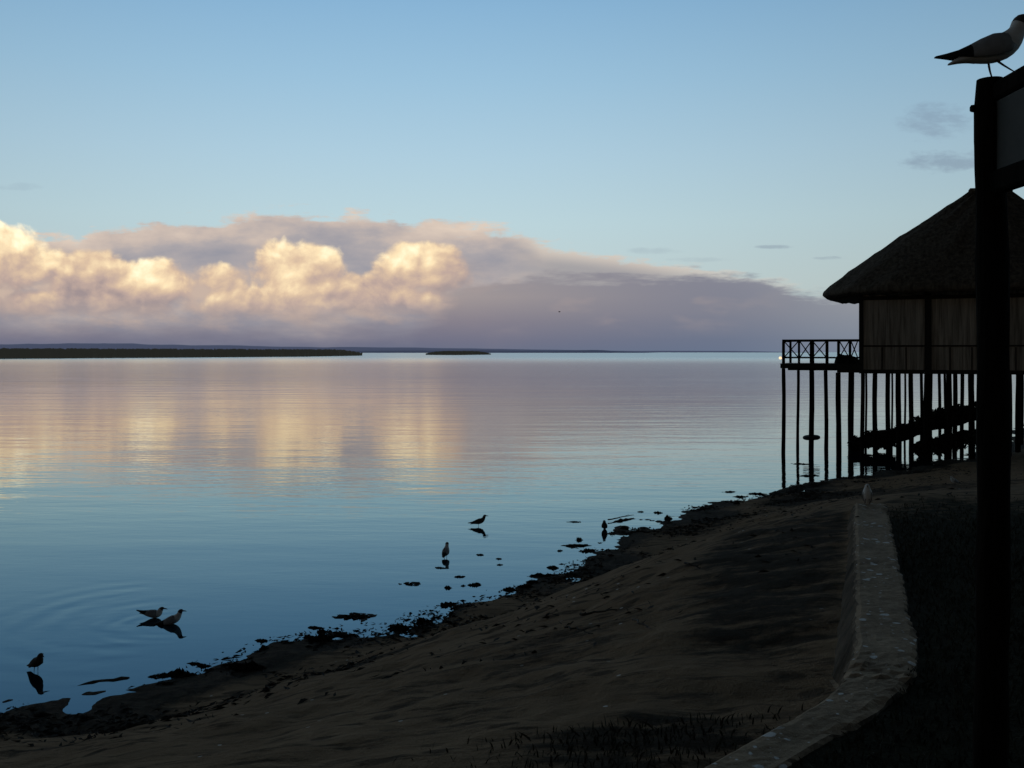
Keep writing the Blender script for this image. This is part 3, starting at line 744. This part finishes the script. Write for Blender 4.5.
    for sgn in (1, -1):
        mb = MB(); k = 6
        for x, zt, zb, y in ws:
            for j in range(k):
                t = j / (k - 1); ang = t * math.pi / 2
                yy = y * (0.12 + 0.88 * math.sin(ang)) ; zz = zb + (zt - zb) * math.cos(ang) ** 0.8 if t < 1 else zb
                if j == k - 1: yy *= 0.93
                X_, Z_ = rot(x, zz - wing_drop * max(0, -x) * t)
                mb.v.append((X_, sgn * yy, Z_))
        for i in range(len(ws) - 1):
            for j in range(k - 1):
                mb.f.append([i * k + j, i * k + j + 1, (i + 1) * k + j + 1, (i + 1) * k + j]); mb.mi.append(1 if i >= 4 else 0)
        w_ = mb.build('wing', [M_GY if young else M_GG, M_GB], root, smooth=True)
        so_ = w_.modifiers.new('thick', 'SOLIDIFY'); so_.thickness = 0.005; so_.offset = 0
    return root

# on the sign frame, standing with one foot on the post and one on the rail
gull((PX - 0.006, PY + 0.0, PTOP - 0.002), 0, 'grey winged gull with dark tail perched on top of the tall pole', 'rest', pitch=1, scale=1.12, steps=(0.026, 0.098), leg_z=(0.0, 0.020), wing_drop=-0.02)
p = wall_end; gull((p.x + 0.10, p.y - 0.16, WT + 0.004), 250, 'pale hunched gull sitting at the far end of the sea wall', 'hunch', pitch=34, scale=0.95, hood=False)
p = on_level(955, 483, 1.15); gull((p.x, p.y, gz(p.x, p.y)), 200, 'small pale gull on the dark sand just left of the tall pole', 'hunch', pitch=8, scale=0.9, hood=False)
p = on_level(604.5, 530); gull((p.x, p.y, -0.035), 262, 'dark gull standing in the shallows at the tip of a weedy spit', 'hunch', pitch=16, scale=1.08, young=True)
p = on_level(445.5, 557); gull((p.x, p.y, -0.03), 80, 'gull standing in open water with its back turned, mirrored below', 'rest', pitch=8, scale=1.12)
p = on_level(478.5, 526); gull((p.x, p.y, -0.035), 2, 'dark gull standing side on in open water, tail to the left', 'rest', pitch=0, scale=1.15, young=True)
gull((SWIM_A.x, SWIM_A.y, -0.072), 4, 'floating gull with cocked tail and lowered bill behind another gull', 'hunch', pitch=-22, scale=1.12, legs=False)
gull((SWIM_B.x, SWIM_B.y, -0.088), 3, 'floating gull with raised level head, riding in front of another gull', 'rest', pitch=4, scale=1.16, legs=False)
p = on_level(36, 672); gull((p.x, p.y, -0.01), -38, 'dark young gull standing hunched in the shallows at the far left', 'hunch', pitch=12, scale=1.08, young=True)

def flying():
    root = empty('gull', tuple(ray(559.5, 312, 190)), R(150)); tag(root, 'tiny dark gull flying far off in front of the cloud bank', 'gull')
    mb = MB(); ring_loft(mb, [(-0.2, 0, .02, .01), (-.1, 0, .04, .03), (0, 0, .06, .06), (.1, .01, .05, .05), (.17, .02, .03, .03), (.22, .015, .005, .005)], 8); mb.build('body', M_GB, root, smooth=True)
    for sgn in (1, -1):
        mb = MB(); mb.add([(.07, sgn * .04, .03), (.10, sgn * .26, .16), (-.02, sgn * .50, .10), (-.05, sgn * .26, .15), (-.07, sgn * .04, .03)], [(0, 1, 3, 4), (1, 2, 3)])
        w_ = mb.build('wing', M_GB, root); s_ = w_.modifiers.new('thick', 'SOLIDIFY'); s_.thickness = .012
flying()

# ------------------------------------------------------------------ house on stilts
TH = R(22.0)
HU = Vector((math.cos(TH), -math.sin(TH), 0)); HV = Vector((math.sin(TH), math.cos(TH), 0))
HC = Vector((14.1, 41.5, 0.0))
HM = Matrix(((HU.x, HV.x, 0, HC.x), (HU.y, HV.y, 0, HC.y), (0, 0, 1, 0), (0, 0, 0, 1)))
HW, HD = 8.7, 7.6
def u_at(px, v):
    """distance along the front, on the row v metres behind it, of what the photograph shows in column px"""
    k = (px - 512) / F; p = HC + HV * v
    return (k * p.y - p.x) / (HU.x - k * HU.y)

def build_house():
    root = empty('stilt_house', tuple(HC), -TH)
    tag(root, 'thatched wooden house with balcony standing on tall stilts over the water', 'house')
    FZ = 3.36
    # floor
    mb = MB(); mb.box((0.0, 0.0, FZ), (HW, HD, FZ + 0.10)); mb.build('floor', M_WOOD, root)
    mb = MB(); mb.box((-0.03, -0.06, FZ - 0.03), (HW + 0.03, -0.003, FZ + 0.13)); mb.build('floor_beam', M_WOOD, root)
    # walls
    top = 6.75; z0 = FZ + 0.105
    mb = MB()
    mb.box((0.06, 0.06, z0), (HW - 0.06, 0.12, top)); mb.box((0.06, HD - 0.12, z0), (HW - 0.06, HD - 0.06, top))
    mb.box((0.06, 0.122, z0), (0.12, HD - 0.122, top)); mb.box((HW - 0.12, 0.122, z0), (HW - 0.06, HD - 0.122, top))
    mb.build('wall', M_PANEL, root)
    rail_z = EYE + 6 / F * 41.2
    for px, w in ((861, 0.16), (928, 0.25), (995, 0.22), (1062, 0.25)):
        u = u_at(px, 0.0); u = max(u, 0.03)
        mb = MB(); mb.box((u - w / 2, -0.02, FZ + 0.132), (u + w / 2, 0.057, top)); mb.build('wall_post', M_WOOD, root)
    mb = MB(); mb.box((HW - .12, -0.02, FZ + 0.132), (HW + .05, 0.057, top)); mb.build('wall_post', M_WOOD, root)
    mb = MB(); mb.box((0.12, 0.018, rail_z - 0.03), (HW - 0.125, 0.0575, rail_z + 0.03)); mb.build('wall_rail', M_WOOD, root)
    for px in (882, 906, 950, 972, 1016):
        u = u_at(px, 0.0); mb = MB(); mb.box((u - 0.022, 0.03, FZ + 0.133), (u + 0.022, 0.0585, rail_z - 0.052)); mb.build('batten', M_WOOD, root)
    mb = MB(); mb.box((0.12, 0.0, top - 0.45), (HW - 0.125, 0.056, top - 0.3)); mb.build('wall_plate', M_WOOD, root)
    # thatch: rounded hip, thick ragged eave
    cx, cy = 5.0, HD / 2; A, B = 6.7, 5.3; ze, za = 6.58, 11.05
    n = 160; rows = []
    mb = MB()
    def plan(ph, a, b, e=3.2):
        c, s = math.cos(ph), math.sin(ph)
        return (math.copysign(abs(c) ** (2 / e), c) * a, math.copysign(abs(s) ** (2 / e), s) * b)
    prof = [(0.93, -0.10), (0.985, -0.02), (1.0, 0.06), (0.995, 0.16)]
    for i in range(1, 25):
        t = i / 24; prof.append((max(0.012, (1 - t) * 0.985 + 0.012), 0.22 + (za - ze - 0.22) * (t + 0.025 * math.sin(math.pi * t))))
    inner = [(0.80, 0.55), (0.80, 0.3)]
    k = 0
    for ri, (sc, dz) in enumerate(prof):
        for i in range(n):
            ph = 2 * math.pi * i / n; x, y = plan(ph, A, B, 3.2 - 1.0 * min(1, ri / len(prof)))
            nz = mnoise.noise(Vector((x * 1.1, y * 1.1, dz * 0.5))) * 0.08 + mnoise.noise(Vector((x * 5, y * 5, dz * 1.5))) * 0.05 + (0.022 if ri % 4 == 3 else 0.0)
            if ri == 0: nz = mnoise.noise(Vector((x * 2.5, y * 2.5, 3.1))) * 0.10 + random.uniform(-0.05, 0.05)
            if x > 0: x *= 0.74
            tt = max(0.0, 1 - sc) if ri > 3 else 0.0
            mb.v.append((cx + x * sc * (1 + nz * 0.10) + tt * 0.62 * math.cos(ph), cy + y * sc * (1 + nz * 0.10), ze + dz + nz))
    R_ = len(prof)
    for r in range(R_ - 1):
        for i in range(n): mb.f.append([r * n + i, r * n + (i + 1) % n, (r + 1) * n + (i + 1) % n, (r + 1) * n + i]); mb.mi.append(0)
    mb.f.append([(R_ - 1) * n + i for i in range(n)]); mb.mi.append(0)
    # underside closing against the walls
    b0 = len(mb.v)
    for i in range(n):
        x, y = plan(2 * math.pi * i / n, A, B); x *= 0.74 if x > 0 else 1.0; mb.v.append((cx + x * 0.70, cy + y * 0.68, ze + 0.22))
    for i in range(n): mb.f.append([i, b0 + i, b0 + (i + 1) % n, (i + 1) % n]); mb.mi.append(0)
    mb.f.append([b0 + i for i in range(n)][::-1]); mb.mi.append(0)
    mb.build('thatched_roof', M_THATCH, root, smooth=True)
    # bundle tied over the apex and a small vent hump on the hip
    mb = MB(); ring_loft2 = [(-0.85, za - 0.06, 0.10, 0.07), (-0.78, za - 0.02, 0.16, 0.12), (0.0, za - 0.02, 0.2, 0.1), (0.78, za - 0.02, 0.16, 0.12), (0.85, za - 0.06, 0.10, 0.07)]
    st = [(cx + a, b, c, d) for a, b, c, d in ring_loft2]
    for x, z, w, h in st:
        for j in range(12): f = 2 * math.pi * j / 12; mb.v.append((x, cy + math.cos(f) * w, z + math.sin(f) * h))
    for i in range(4):
        for j in range(12): mb.f.append([i * 12 + j, i * 12 + (j + 1) % 12, (i + 1) * 12 + (j + 1) % 12, (i + 1) * 12 + j]); mb.mi.append(0)
    mb.f += [list(range(12)), [48 + j for j in range(12)]]; mb.mi += [0, 0]
    mb.build('ridge_cap', M_THATCH, root, smooth=True)
    # stilts
    rows = {0.12: [(862.5, .17), (875, .2), (898.5, .22), (928, .34), (949, .22), (972, .2), (990, .2), (1009, .22), (1040, .22), (1075, .22)],
            2.6: [(852, .17), (888, .2), (911, .2), (939.5, .13), (962, .16), (984, .2), (1018, .2), (1050, .2)],
            5.0: [(866, .10), (892, .09), (921.5, .14), (955, .2), (970, .16), (1002, .2), (1030, .2)],
            7.4: [(905, .10), (945, .12), (978, .15), (1022, .15)]}
    def stilt(u, v, w, ztop):
        P = HC + HU * u + HV * v
        zb = min(gz(P.x, P.y), 0.0) - 0.6 if gz(P.x, P.y) < 0.1 else gz(P.x, P.y) - 0.3
        mb = MB(); pts = []; rads = []; ph = random.random() * 6
        for i in range(9):
            t = i / 8; pts.append((u + 0.015 * math.sin(ph + 5 * t), v + 0.015 * math.cos(ph + 4 * t), zb + (ztop - zb) * t)); rads.append(w / 2 * (1.06 - 0.1 * t))
        mb.tube(pts, rads, 10, 0.05); mb.build('stilt', M_POLE, root)
    for v, lst in rows.items():
        for px, w in lst:
            u = u_at(px, v)
            if u < HW + 0.05: stilt(u, v, w, FZ - 0.032 if v < 0.3 else FZ - 0.003)
    # balcony
    u0 = u_at(783.5, 0.05); bz = 3.52; bt = 3.72; BD = 2.5
    bal = MB(); bal.box((u0 - 0.12, -0.02, bz), (-0.035, BD, bt)); bo = bal.build('balcony', M_WOOD, root)
    mb = MB(); mb.box((u_at(837, 0.0), -0.015, bz - 0.16), (-0.04, 0.16, bz - 0.003)); mb.build('bearer', M_WOOD, bo)
    mb = MB(); mb.box((u0 - 0.1, BD - 0.2, bz - 0.12), (-0.04, BD - 0.05, bz - 0.003)); mb.build('bearer', M_WOOD, bo)
    rt = EYE + 11.4 / F * 42.3; rb = EYE - 5.6 / F * 42.3
    cols = [783.5, 799, 812, 827, 838.5, 850]
    us = [u_at(c, 0.05) for c in cols]; us_all = us + [-0.05]
    wd = [.13, .10, .19, .13, .12, .11]
    def rail_side(pa, pb):
        mb = MB(); mb.bar((pa[0], pa[1], rt), (pb[0], pb[1], rt), 0.11, 0.10); mb.build('top_rail', M_POLE, bo)
        mb = MB(); mb.bar((pa[0], pa[1], rb), (pb[0], pb[1], rb), 0.06, 0.07); mb.build('bottom_rail', M_POLE, bo)
    def brace(pa, pb, d=0.0):
        for flip, o_ in ((0, -0.02), (1, 0.02)):
            a, b_ = (rb + 0.035, rt - 0.05) if not flip else (rt - 0.05, rb + 0.035)
            off = Vector((pb[1] - pa[1], -(pb[0] - pa[0]), 0)).normalized() * o_
            mb = MB(); mb.bar(Vector((pa[0], pa[1], a)) + off, Vector((pb[0], pb[1], b_)) + off, 0.035, 0.042); mb.build('cross_brace', M_POLE, bo)
    rail_side((u0 - 0.05, 0.05), (-0.04, 0.05))
    for u, w in zip(us, wd):
        mb = MB(); mb.tube([(u, 0.05, bt + 0.002), (u, 0.05, rt - 0.051)], [w / 2, w / 2 * .95], 8); mb.build('railing_post', M_POLE, bo)
    for i in range(len(us)):
        if i == 3: continue
        brace((us_all[i] + 0.05, 0.05), (us_all[i + 1] - 0.05, 0.05))
    rail_side((u0, 0.12), (u0, BD - 0.08))
    vs_ = [0.05, BD - 0.08]
    for i in range(1):
        mb = MB(); mb.tube([(u0, vs_[i + 1], bt + 0.002), (u0, vs_[i + 1], rt - 0.051)], [.055, .05], 8); mb.build('railing_post', M_POLE, bo)
    for px, v, w in ((783.5, 0.05, .16), (811.5, 0.05, .21), (838.5, 0.08, .21), (798, BD - 0.12, .13), (826, BD - 0.12, .17), (849.5, BD - 0.12, .12)):
        stilt(u_at(px, v), v, w, (bz - 0.16 - 0.003 if px == 838.5 else bz - 0.003) if v < 1 else bz - 0.123)
    # small lit lamp on the outer corner
    m, nt, b = material('lamp_glow'); b.inputs['Base Color'].default_value = (0.9, 0.6, 0.35, 1)
    b.inputs['Emission Color'].default_value = (1.0, 0.62, 0.36, 1); b.inputs['Emission Strength'].default_value = 1.6
    uL = u_at(780.3, 0.0); zL = EYE - 6.0 / F * 42.4
    lo = MB(); lo.bar((uL, 0.02, zL), (u0 - 0.065, 0.03, zL + 0.02), 0.03); lamp = lo.build('lamp', M_POLE, bo)
    mb = MB(); ring_ = [(-0.055, 0.02), (-0.035, 0.05), (0, 0.06), (0.035, 0.05), (0.055, 0.02)]
    mb.tube([(uL, 0.0, zL + a) for a, r in ring_], [r for a, r in ring_], 12); mb.build('bulb', m, lamp, smooth=True)
build_house()

def build_cover():
    """rounded heap of covered furniture on the balcony"""
    a, b_ = u_at(833, 0.6), u_at(861, 0.6)
    c = HC + HU * ((a + b_) / 2) + HV * 0.75
    root = empty('covered_bench', (c.x, c.y, 3.722), -TH); tag(root, 'dark covered bench with a rounded top behind the balcony railing', 'bench')
    L = (b_ - a) * 0.93; mb = MB(); n = 24
    st = []
    for i in range(n + 1):
        t = i / n; x = (t - 0.5) * L; e = min(1, (t * (1 - t)) * 6) ** 0.5
        h = (0.33 + 0.05 * math.sin(t * 5 + 0.6) + 0.02 * math.sin(t * 13)) * e + 0.02
        for j in range(9):
            f = math.pi * j / 8; mb.v.append((x, math.cos(f) * 0.30 * (0.5 + 0.5 * e), 0.0 + h * math.sin(f) ** 0.7))
    for i in range(n):
        for j in range(8): mb.f.append([i * 9 + j, i * 9 + j + 1, (i + 1) * 9 + j + 1, (i + 1) * 9 + j]); mb.mi.append(0)
    mb.f += [list(range(9)), [n * 9 + j for j in range(9)]]; mb.mi += [0, 0]
    mb.build('cover', M_TARP, root, smooth=True)
    for sx in (-1, 1):
        mb = MB(); mb.tube([(sx * L * 0.4, -0.33, 0.0), (sx * L * 0.4, -0.33, 0.06)], 0.03, 8); mb.build('foot', M_TARP, root)
build_cover()

def build_tyre():
    u = u_at(811.5, 0.05); c = HC + HU * u + HV * 0.05
    me = bpy.data.meshes.new('tyre'); bm = bmesh.new(); N_, k = 28, 10
    vs = [[bm.verts.new(((0.245 + 0.11 * math.cos(b * 2 * math.pi / k)) * math.cos(a * 2 * math.pi / N_), (0.245 + 0.11 * math.cos(b * 2 * math.pi / k)) * math.sin(a * 2 * math.pi / N_), 0.085 * math.sin(b * 2 * math.pi / k))) for b in range(k)] for a in range(N_)]
    for a in range(N_):
        for b in range(k): bm.faces.new((vs[a][b], vs[(a + 1) % N_][b], vs[(a + 1) % N_][(b + 1) % k], vs[a][(b + 1) % k])).smooth = True
    bm.to_mesh(me); bm.free()
    o = link('tyre', me, M_RUBBER); o.location = (c.x, c.y, EYE - 85.5 / F * c.y); o.rotation_euler = (R(2), R(-3), 0)
    tag(o, 'old tyre ringed around one of the outer balcony stilts above the water', 'tyre')
build_tyre()

def build_fallen():
    rr = random.Random(12)
    def tree(name_label, path, rad, clumps, twigs):
        P0 = path[0]; root = empty('fallen_tree', tuple(P0)); tag(root, name_label, 'tree')
        o = Vector(P0)
        mb = MB(); pts = []; rads = []
        for i in range(len(path) - 1):
            for k in range(5):
                t = k / 5; p = Vector(path[i]).lerp(Vector(path[i + 1]), t) - o; p += Vector((0, rr.uniform(-.05, .05), rr.uniform(-.05, .05)))
                pts.append(p); rads.append(rad[i] + (rad[i + 1] - rad[i]) * t)
        pts.append(Vector(path[-1]) - o); rads.append(rad[-1])
        mb.tube(pts, rads, 10, 0.12); mb.build('trunk', M_POLE, root)
        for a, b_, r in twigs:
            mb = MB(); a, b_ = Vector(a) - o, Vector(b_) - o; mid = a.lerp(b_, .5) + Vector((rr.uniform(-.2, .2), 0, rr.uniform(-.1, .2)))
            mb.tube([a, mid, b_], [r, r * .7, r * .4], 6); mb.build('branch', M_POLE, root)
        mb = MB()
        for c, rx, rz, n in clumps:
            c = Vector(c) - o
            for _ in range(n):
                d = Vector((rr.gauss(0, 1), rr.gauss(0, 1), rr.gauss(0, 1))).normalized() * rr.random() ** 0.4
                q = c + Vector((d.x * rx, d.y * rx * .8, d.z * rz)); s_ = rr.uniform(.06, .15)
                a1 = Vector((rr.gauss(0, 1), rr.gauss(0, 1), rr.gauss(0, 1))).normalized() * s_; a2 = a1.cross(Vector((rr.gauss(0, 1), rr.gauss(0, 1), rr.gauss(0, 1)))).normalized() * s_ * .5
                mb.add([q - a1, q + a2, q + a1, q - a2], [(0, 1, 2, 3)])
        mb.build('foliage', M_LEAF, root)
    def W(px, py, Y): return ray(px, py, Y)
    tree('dark fallen tree sloping down into the water among the house stilts',
         [W(850, 447, 43.6), W(870, 441, 43.4), W(900, 434, 43.0), W(935, 422, 42.6), W(975, 414, 42.0), W(1003, 410, 41.6)], [.16, .30, .30, .32, .28, .2],
         [(W(856, 444, 43.6), .35, .35, 260), (W(874, 438, 43.5), .55, .36, 420), (W(892, 436, 43.2), .5, .3, 320), (W(906, 430, 43), .5, .32, 320), (W(921, 424, 42.8), .5, .34, 360), (W(940, 418, 42.6), .6, .42, 480), (W(960, 414, 42.2), .6, .4, 420), (W(980, 410, 42), .5, .4, 300), (W(885, 444, 43.4), .5, .22, 260)],
         [(W(880, 439, 43.4), W(868, 449, 43.2), .06), (W(935, 422, 42.6), W(948, 408, 42.5), .05)])
    tree('second dark fallen trunk lying lower on the bank beneath the stilt house',
         [W(914, 452, 41.0), W(926, 446, 40.8), W(950, 440, 40.4), W(985, 432, 39.8), W(1004, 430, 39.6)], [.12, .24, .26, .25, .2],
         [(W(924, 449, 40.9), .42, .34, 420), (W(938, 446, 40.6), .5, .36, 460), (W(956, 443, 40.4), .5, .3, 300), (W(974, 438, 40), .45, .3, 240)],
         [(W(920, 447, 41), W(911, 441, 41), .03), (W(911, 441, 41), W(914, 456, 41), .03)])
build_fallen()

# ------------------------------------------------------------------ weed, sticks, grass
def build_litter():
    rr = random.Random(31)
    # loose wrack that nobody could count
    mb = MB(); cnt = 0
    N_ = 34000
    xs = np.array([rr.uniform(-9, 16) for _ in range(N_ * 6)]); ys = np.array([rr.uniform(9, 40) for _ in range(N_ * 6)])
    z, s, d, lw = ground(xs, ys)
    den = np.clip(fbm(xs * 0.8, ys * 0.8, 3, 301) * 1.8 + 0.20, 0, 1) * sstep(-0.5, 0.15, s) * sstep(3.2, 1.0, s)
    den = np.maximum(den, 0.07 * sstep(0.5, 1.5, s) * sstep(9, 3, s) * (fbm(xs * 0.9, ys * 1.4, 3, 305) > 0.05))
    pick = np.array([rr.random() for _ in range(len(xs))]) < den
    for x, y, zz, ok in zip(xs, ys, z, pick):
        if not ok or cnt > N_: continue
        cnt += 1
        a = rr.uniform(0, math.pi); L = rr.uniform(0.02, 0.085) * (1.5 if rr.random() < 0.08 else 1); w = L * rr.uniform(0.10, 0.35); h = rr.uniform(0.003, 0.03)
        zz = max(zz, -0.005); c, sn = math.cos(a), math.sin(a); t = rr.uniform(-.02, .03)
        mb.add([(x - c * L, y - sn * L, zz), (x - sn * w, y + c * w, zz + h), (x + c * L, y + sn * L, zz + max(0, t)), (x + sn * w, y - c * w, zz + h * .6)], [(0, 1, 2), (0, 2, 3)])
    o = mb.build('seaweed', M_WEED); tag(o, kind='stuff'); o['label'] = 'dark tangled weed washed up along the waterline'
    # floating and stranded clumps, each one a thing
    def clump(x, y, sz, flat, n, seed):
        r2 = random.Random(seed); mb = MB()
        for _ in range(n):
            a = r2.uniform(0, 2 * math.pi); rad = sz * r2.random() ** 0.6 * (0.55 + 0.6 * abs(math.sin(a * 1.5 + seed))); cx, cy = math.cos(a) * rad, math.sin(a) * rad * .7
            L = sz * r2.uniform(.2, .45); b_ = r2.uniform(0, math.pi); w = sz * r2.uniform(.06, .16); h = flat * sz * (1 - (rad / sz) ** 2) * r2.uniform(.4, 1.1) + .006
            c, sn = math.cos(b_) * L, math.sin(b_) * L
            mb.add([(cx - c, cy - sn, .0), (cx - sn * w / L, cy + c * w / L, h), (cx + c, cy + sn, h * .3), (cx + sn * w / L, cy - c * w / L, h * .7), (cx, cy, -.02)], [(0, 1, 2), (0, 2, 3), (0, 3, 4), (1, 2, 4)])
        o = mb.build('weed_clump', M_WEED); zz = gz(x, y); o.location = (x, y, max(zz, 0.0) + .003)
        return o
    spots = [(167, 685, .10, .2), (181, 675, .16, .7), (162, 676, .14, .3), (248, 672, .17, 1.0), (354, 617, .36, .12), (309, 638, .10, .8), (321, 642, .2, .7), (322, 632, .08, .7), (315, 628, .16, .2), (336, 635, .3, .1),
             (351, 636, .16, .3), (262, 641, .08, .5), (264, 649, .1, .5), (411, 584, .22, .12), (447, 605, .14, .5), (421, 622, .16, .6), (399, 629, .16, .7), (448, 588, .06, .9), (463, 586, .06, .4), (475, 585, .1, .6),
             (460, 577, .12, .25), (480, 555, .12, .2), (499, 559, .07, .4), (500, 565, .06, .4), (533, 583, .17, .4), (543, 576, .22, .3), (553, 568, .1, .6), (560, 551, .06, .6), (579, 540, .09, 1.2), (588, 551, .2, .35), (577, 546, .3, .12),
             (624, 529, .12, .7), (641, 512, .07, .5), (658, 513, .14, .4), (668, 519, .12, 1.2), (575, 522, .2, .1), (729, 492, .16, .3), (737, 505, .1, 1.2), (741, 497, .2, .3), (800, 464, .5, .1), (757, 494, .3, .2), (810, 476, .5, .12), (195, 664, .1, .3), (203, 666, .1, .3), (236, 668, .22, .2), (440, 568, .12, .2), (525, 588, .12, .6), (510, 590, .14, .5)]
    for i, (px, py, sz, fl) in enumerate(spots):
        p = on_level(px, py); o = clump(p.x, p.y, sz * 0.85, fl, 34, 100 + i); o.scale = (rr.uniform(.8, 1.5), rr.uniform(.55, 1.1), 1); o.rotation_euler = (0, 0, rr.uniform(-.4, .4))
        tag(o, 'dark clump of dead weed lying in the shallows at the water edge', 'weed clump', 'weed clumps in the shallows')
    sticks = [((634, 622), (650, 632), .022, M_DRIFT, 'pale stick lying on the open sand below the weed line'),
              ((580, 618), (616, 613), .03, M_WEED, 'long dark branch lying across the middle of the sand'),
              ((566, 630), (592, 637), .022, M_WEED, 'short dark branch lying just below the long branch on the sand'),
              ((684, 566), (702, 572), .03, M_WEED, 'thick dark driftwood piece on the upper sand towards the house'),
              ((608, 523), (634, 518), .035, M_WEED, 'dark waterlogged branch reaching out along the weedy spit'),
              ((370, 634), (392, 637), .015, M_WEED, 'thin dark twig poking out over the shallow water')]
    for (a, b_, r, m, lab) in sticks:
        z0 = 0.0
        A, B = on_level(*a, z0), on_level(*b_, z0)
        for _ in range(30):
            A = on_level(*a, gz(A.x, A.y)); B = on_level(*b_, gz(B.x, B.y))
        A.z = max(gz(A.x, A.y), 0) + r; B.z = max(gz(B.x, B.y), 0) + r
        c = A.lerp(B, .5); mb = MB(); pts = []
        for i in range(9):
            t = i / 8; q = A.lerp(B, t) - c; q += Vector((rr.uniform(-.02, .02), rr.uniform(-.02, .02), rr.uniform(0, .02))); pts.append(q)
        r *= .5; mb.tube(pts, [r * (1 - .6 * i / 8) for i in range(9)], 7, .1)
        q = pts[5]; mb.tube([q, q + (pts[7] - pts[4]) * .4 + Vector((.03, .06, .02))], [r * .5, r * .2], 5)
        o = mb.build('driftwood_stick', m); o.location = c; tag(o, lab, 'stick')
    # grass
    def blades(name, pts, h0, h1, lab):
        mb = MB()
        for (x, y, zz) in pts:
            h = rr.uniform(h0, h1); a = rr.uniform(0, 6.28); w = rr.uniform(.003, .007); lx, ly = rr.gauss(0, .7) * h, rr.gauss(0, .7) * h
            c, sn = math.cos(a) * w, math.sin(a) * w
            mb.add([(x - c, y - sn, zz - .01), (x + c, y + sn, zz - .01), (x + c * .7 + lx * .4, y + sn * .7 + ly * .4, zz + h * .6), (x + lx, y + ly, zz + h), (x - c * .7 + lx * .4, y - sn * .7 + ly * .4, zz + h * .6)], [(0, 1, 2, 3, 4)])
        o = mb.build(name, M_GRASS); tag(o, kind='stuff'); o['label'] = lab
    xs = np.array([rr.uniform(0.5, 11) for _ in range(90000)]); ys = np.array([rr.uniform(3.8, 15) for _ in range(90000)])
    z, s, d, lw = ground(xs, ys); k = (lw > .9) & (xs < ys * .56 + .3) & (d < -0.30 - 0.1 * (ys > 6.2)) & (np.array([rr.random() for _ in ys]) < sstep(14, 9.5, ys)) 
    blades('lawn_grass', list(zip(xs[k], ys[k], z[k])), 0.015, .05, 'short dark lawn grass beside the sea wall')
    pts = []
    while len(pts) < 900:
        px, py = rr.gauss(630, 80), 705 + abs(rr.gauss(0, 45)); p = on_level(px, py, 1.95)
        zz, s_, d_, lw_ = ground(np.array([p.x]), np.array([p.y]))
        if d_[0] < 0.12: continue
        pts.append((p.x, p.y, float(zz[0])))
    blades('beach_grass', pts, .015, .06, 'thin dark grass growing on the sand below the near wall')
build_litter()
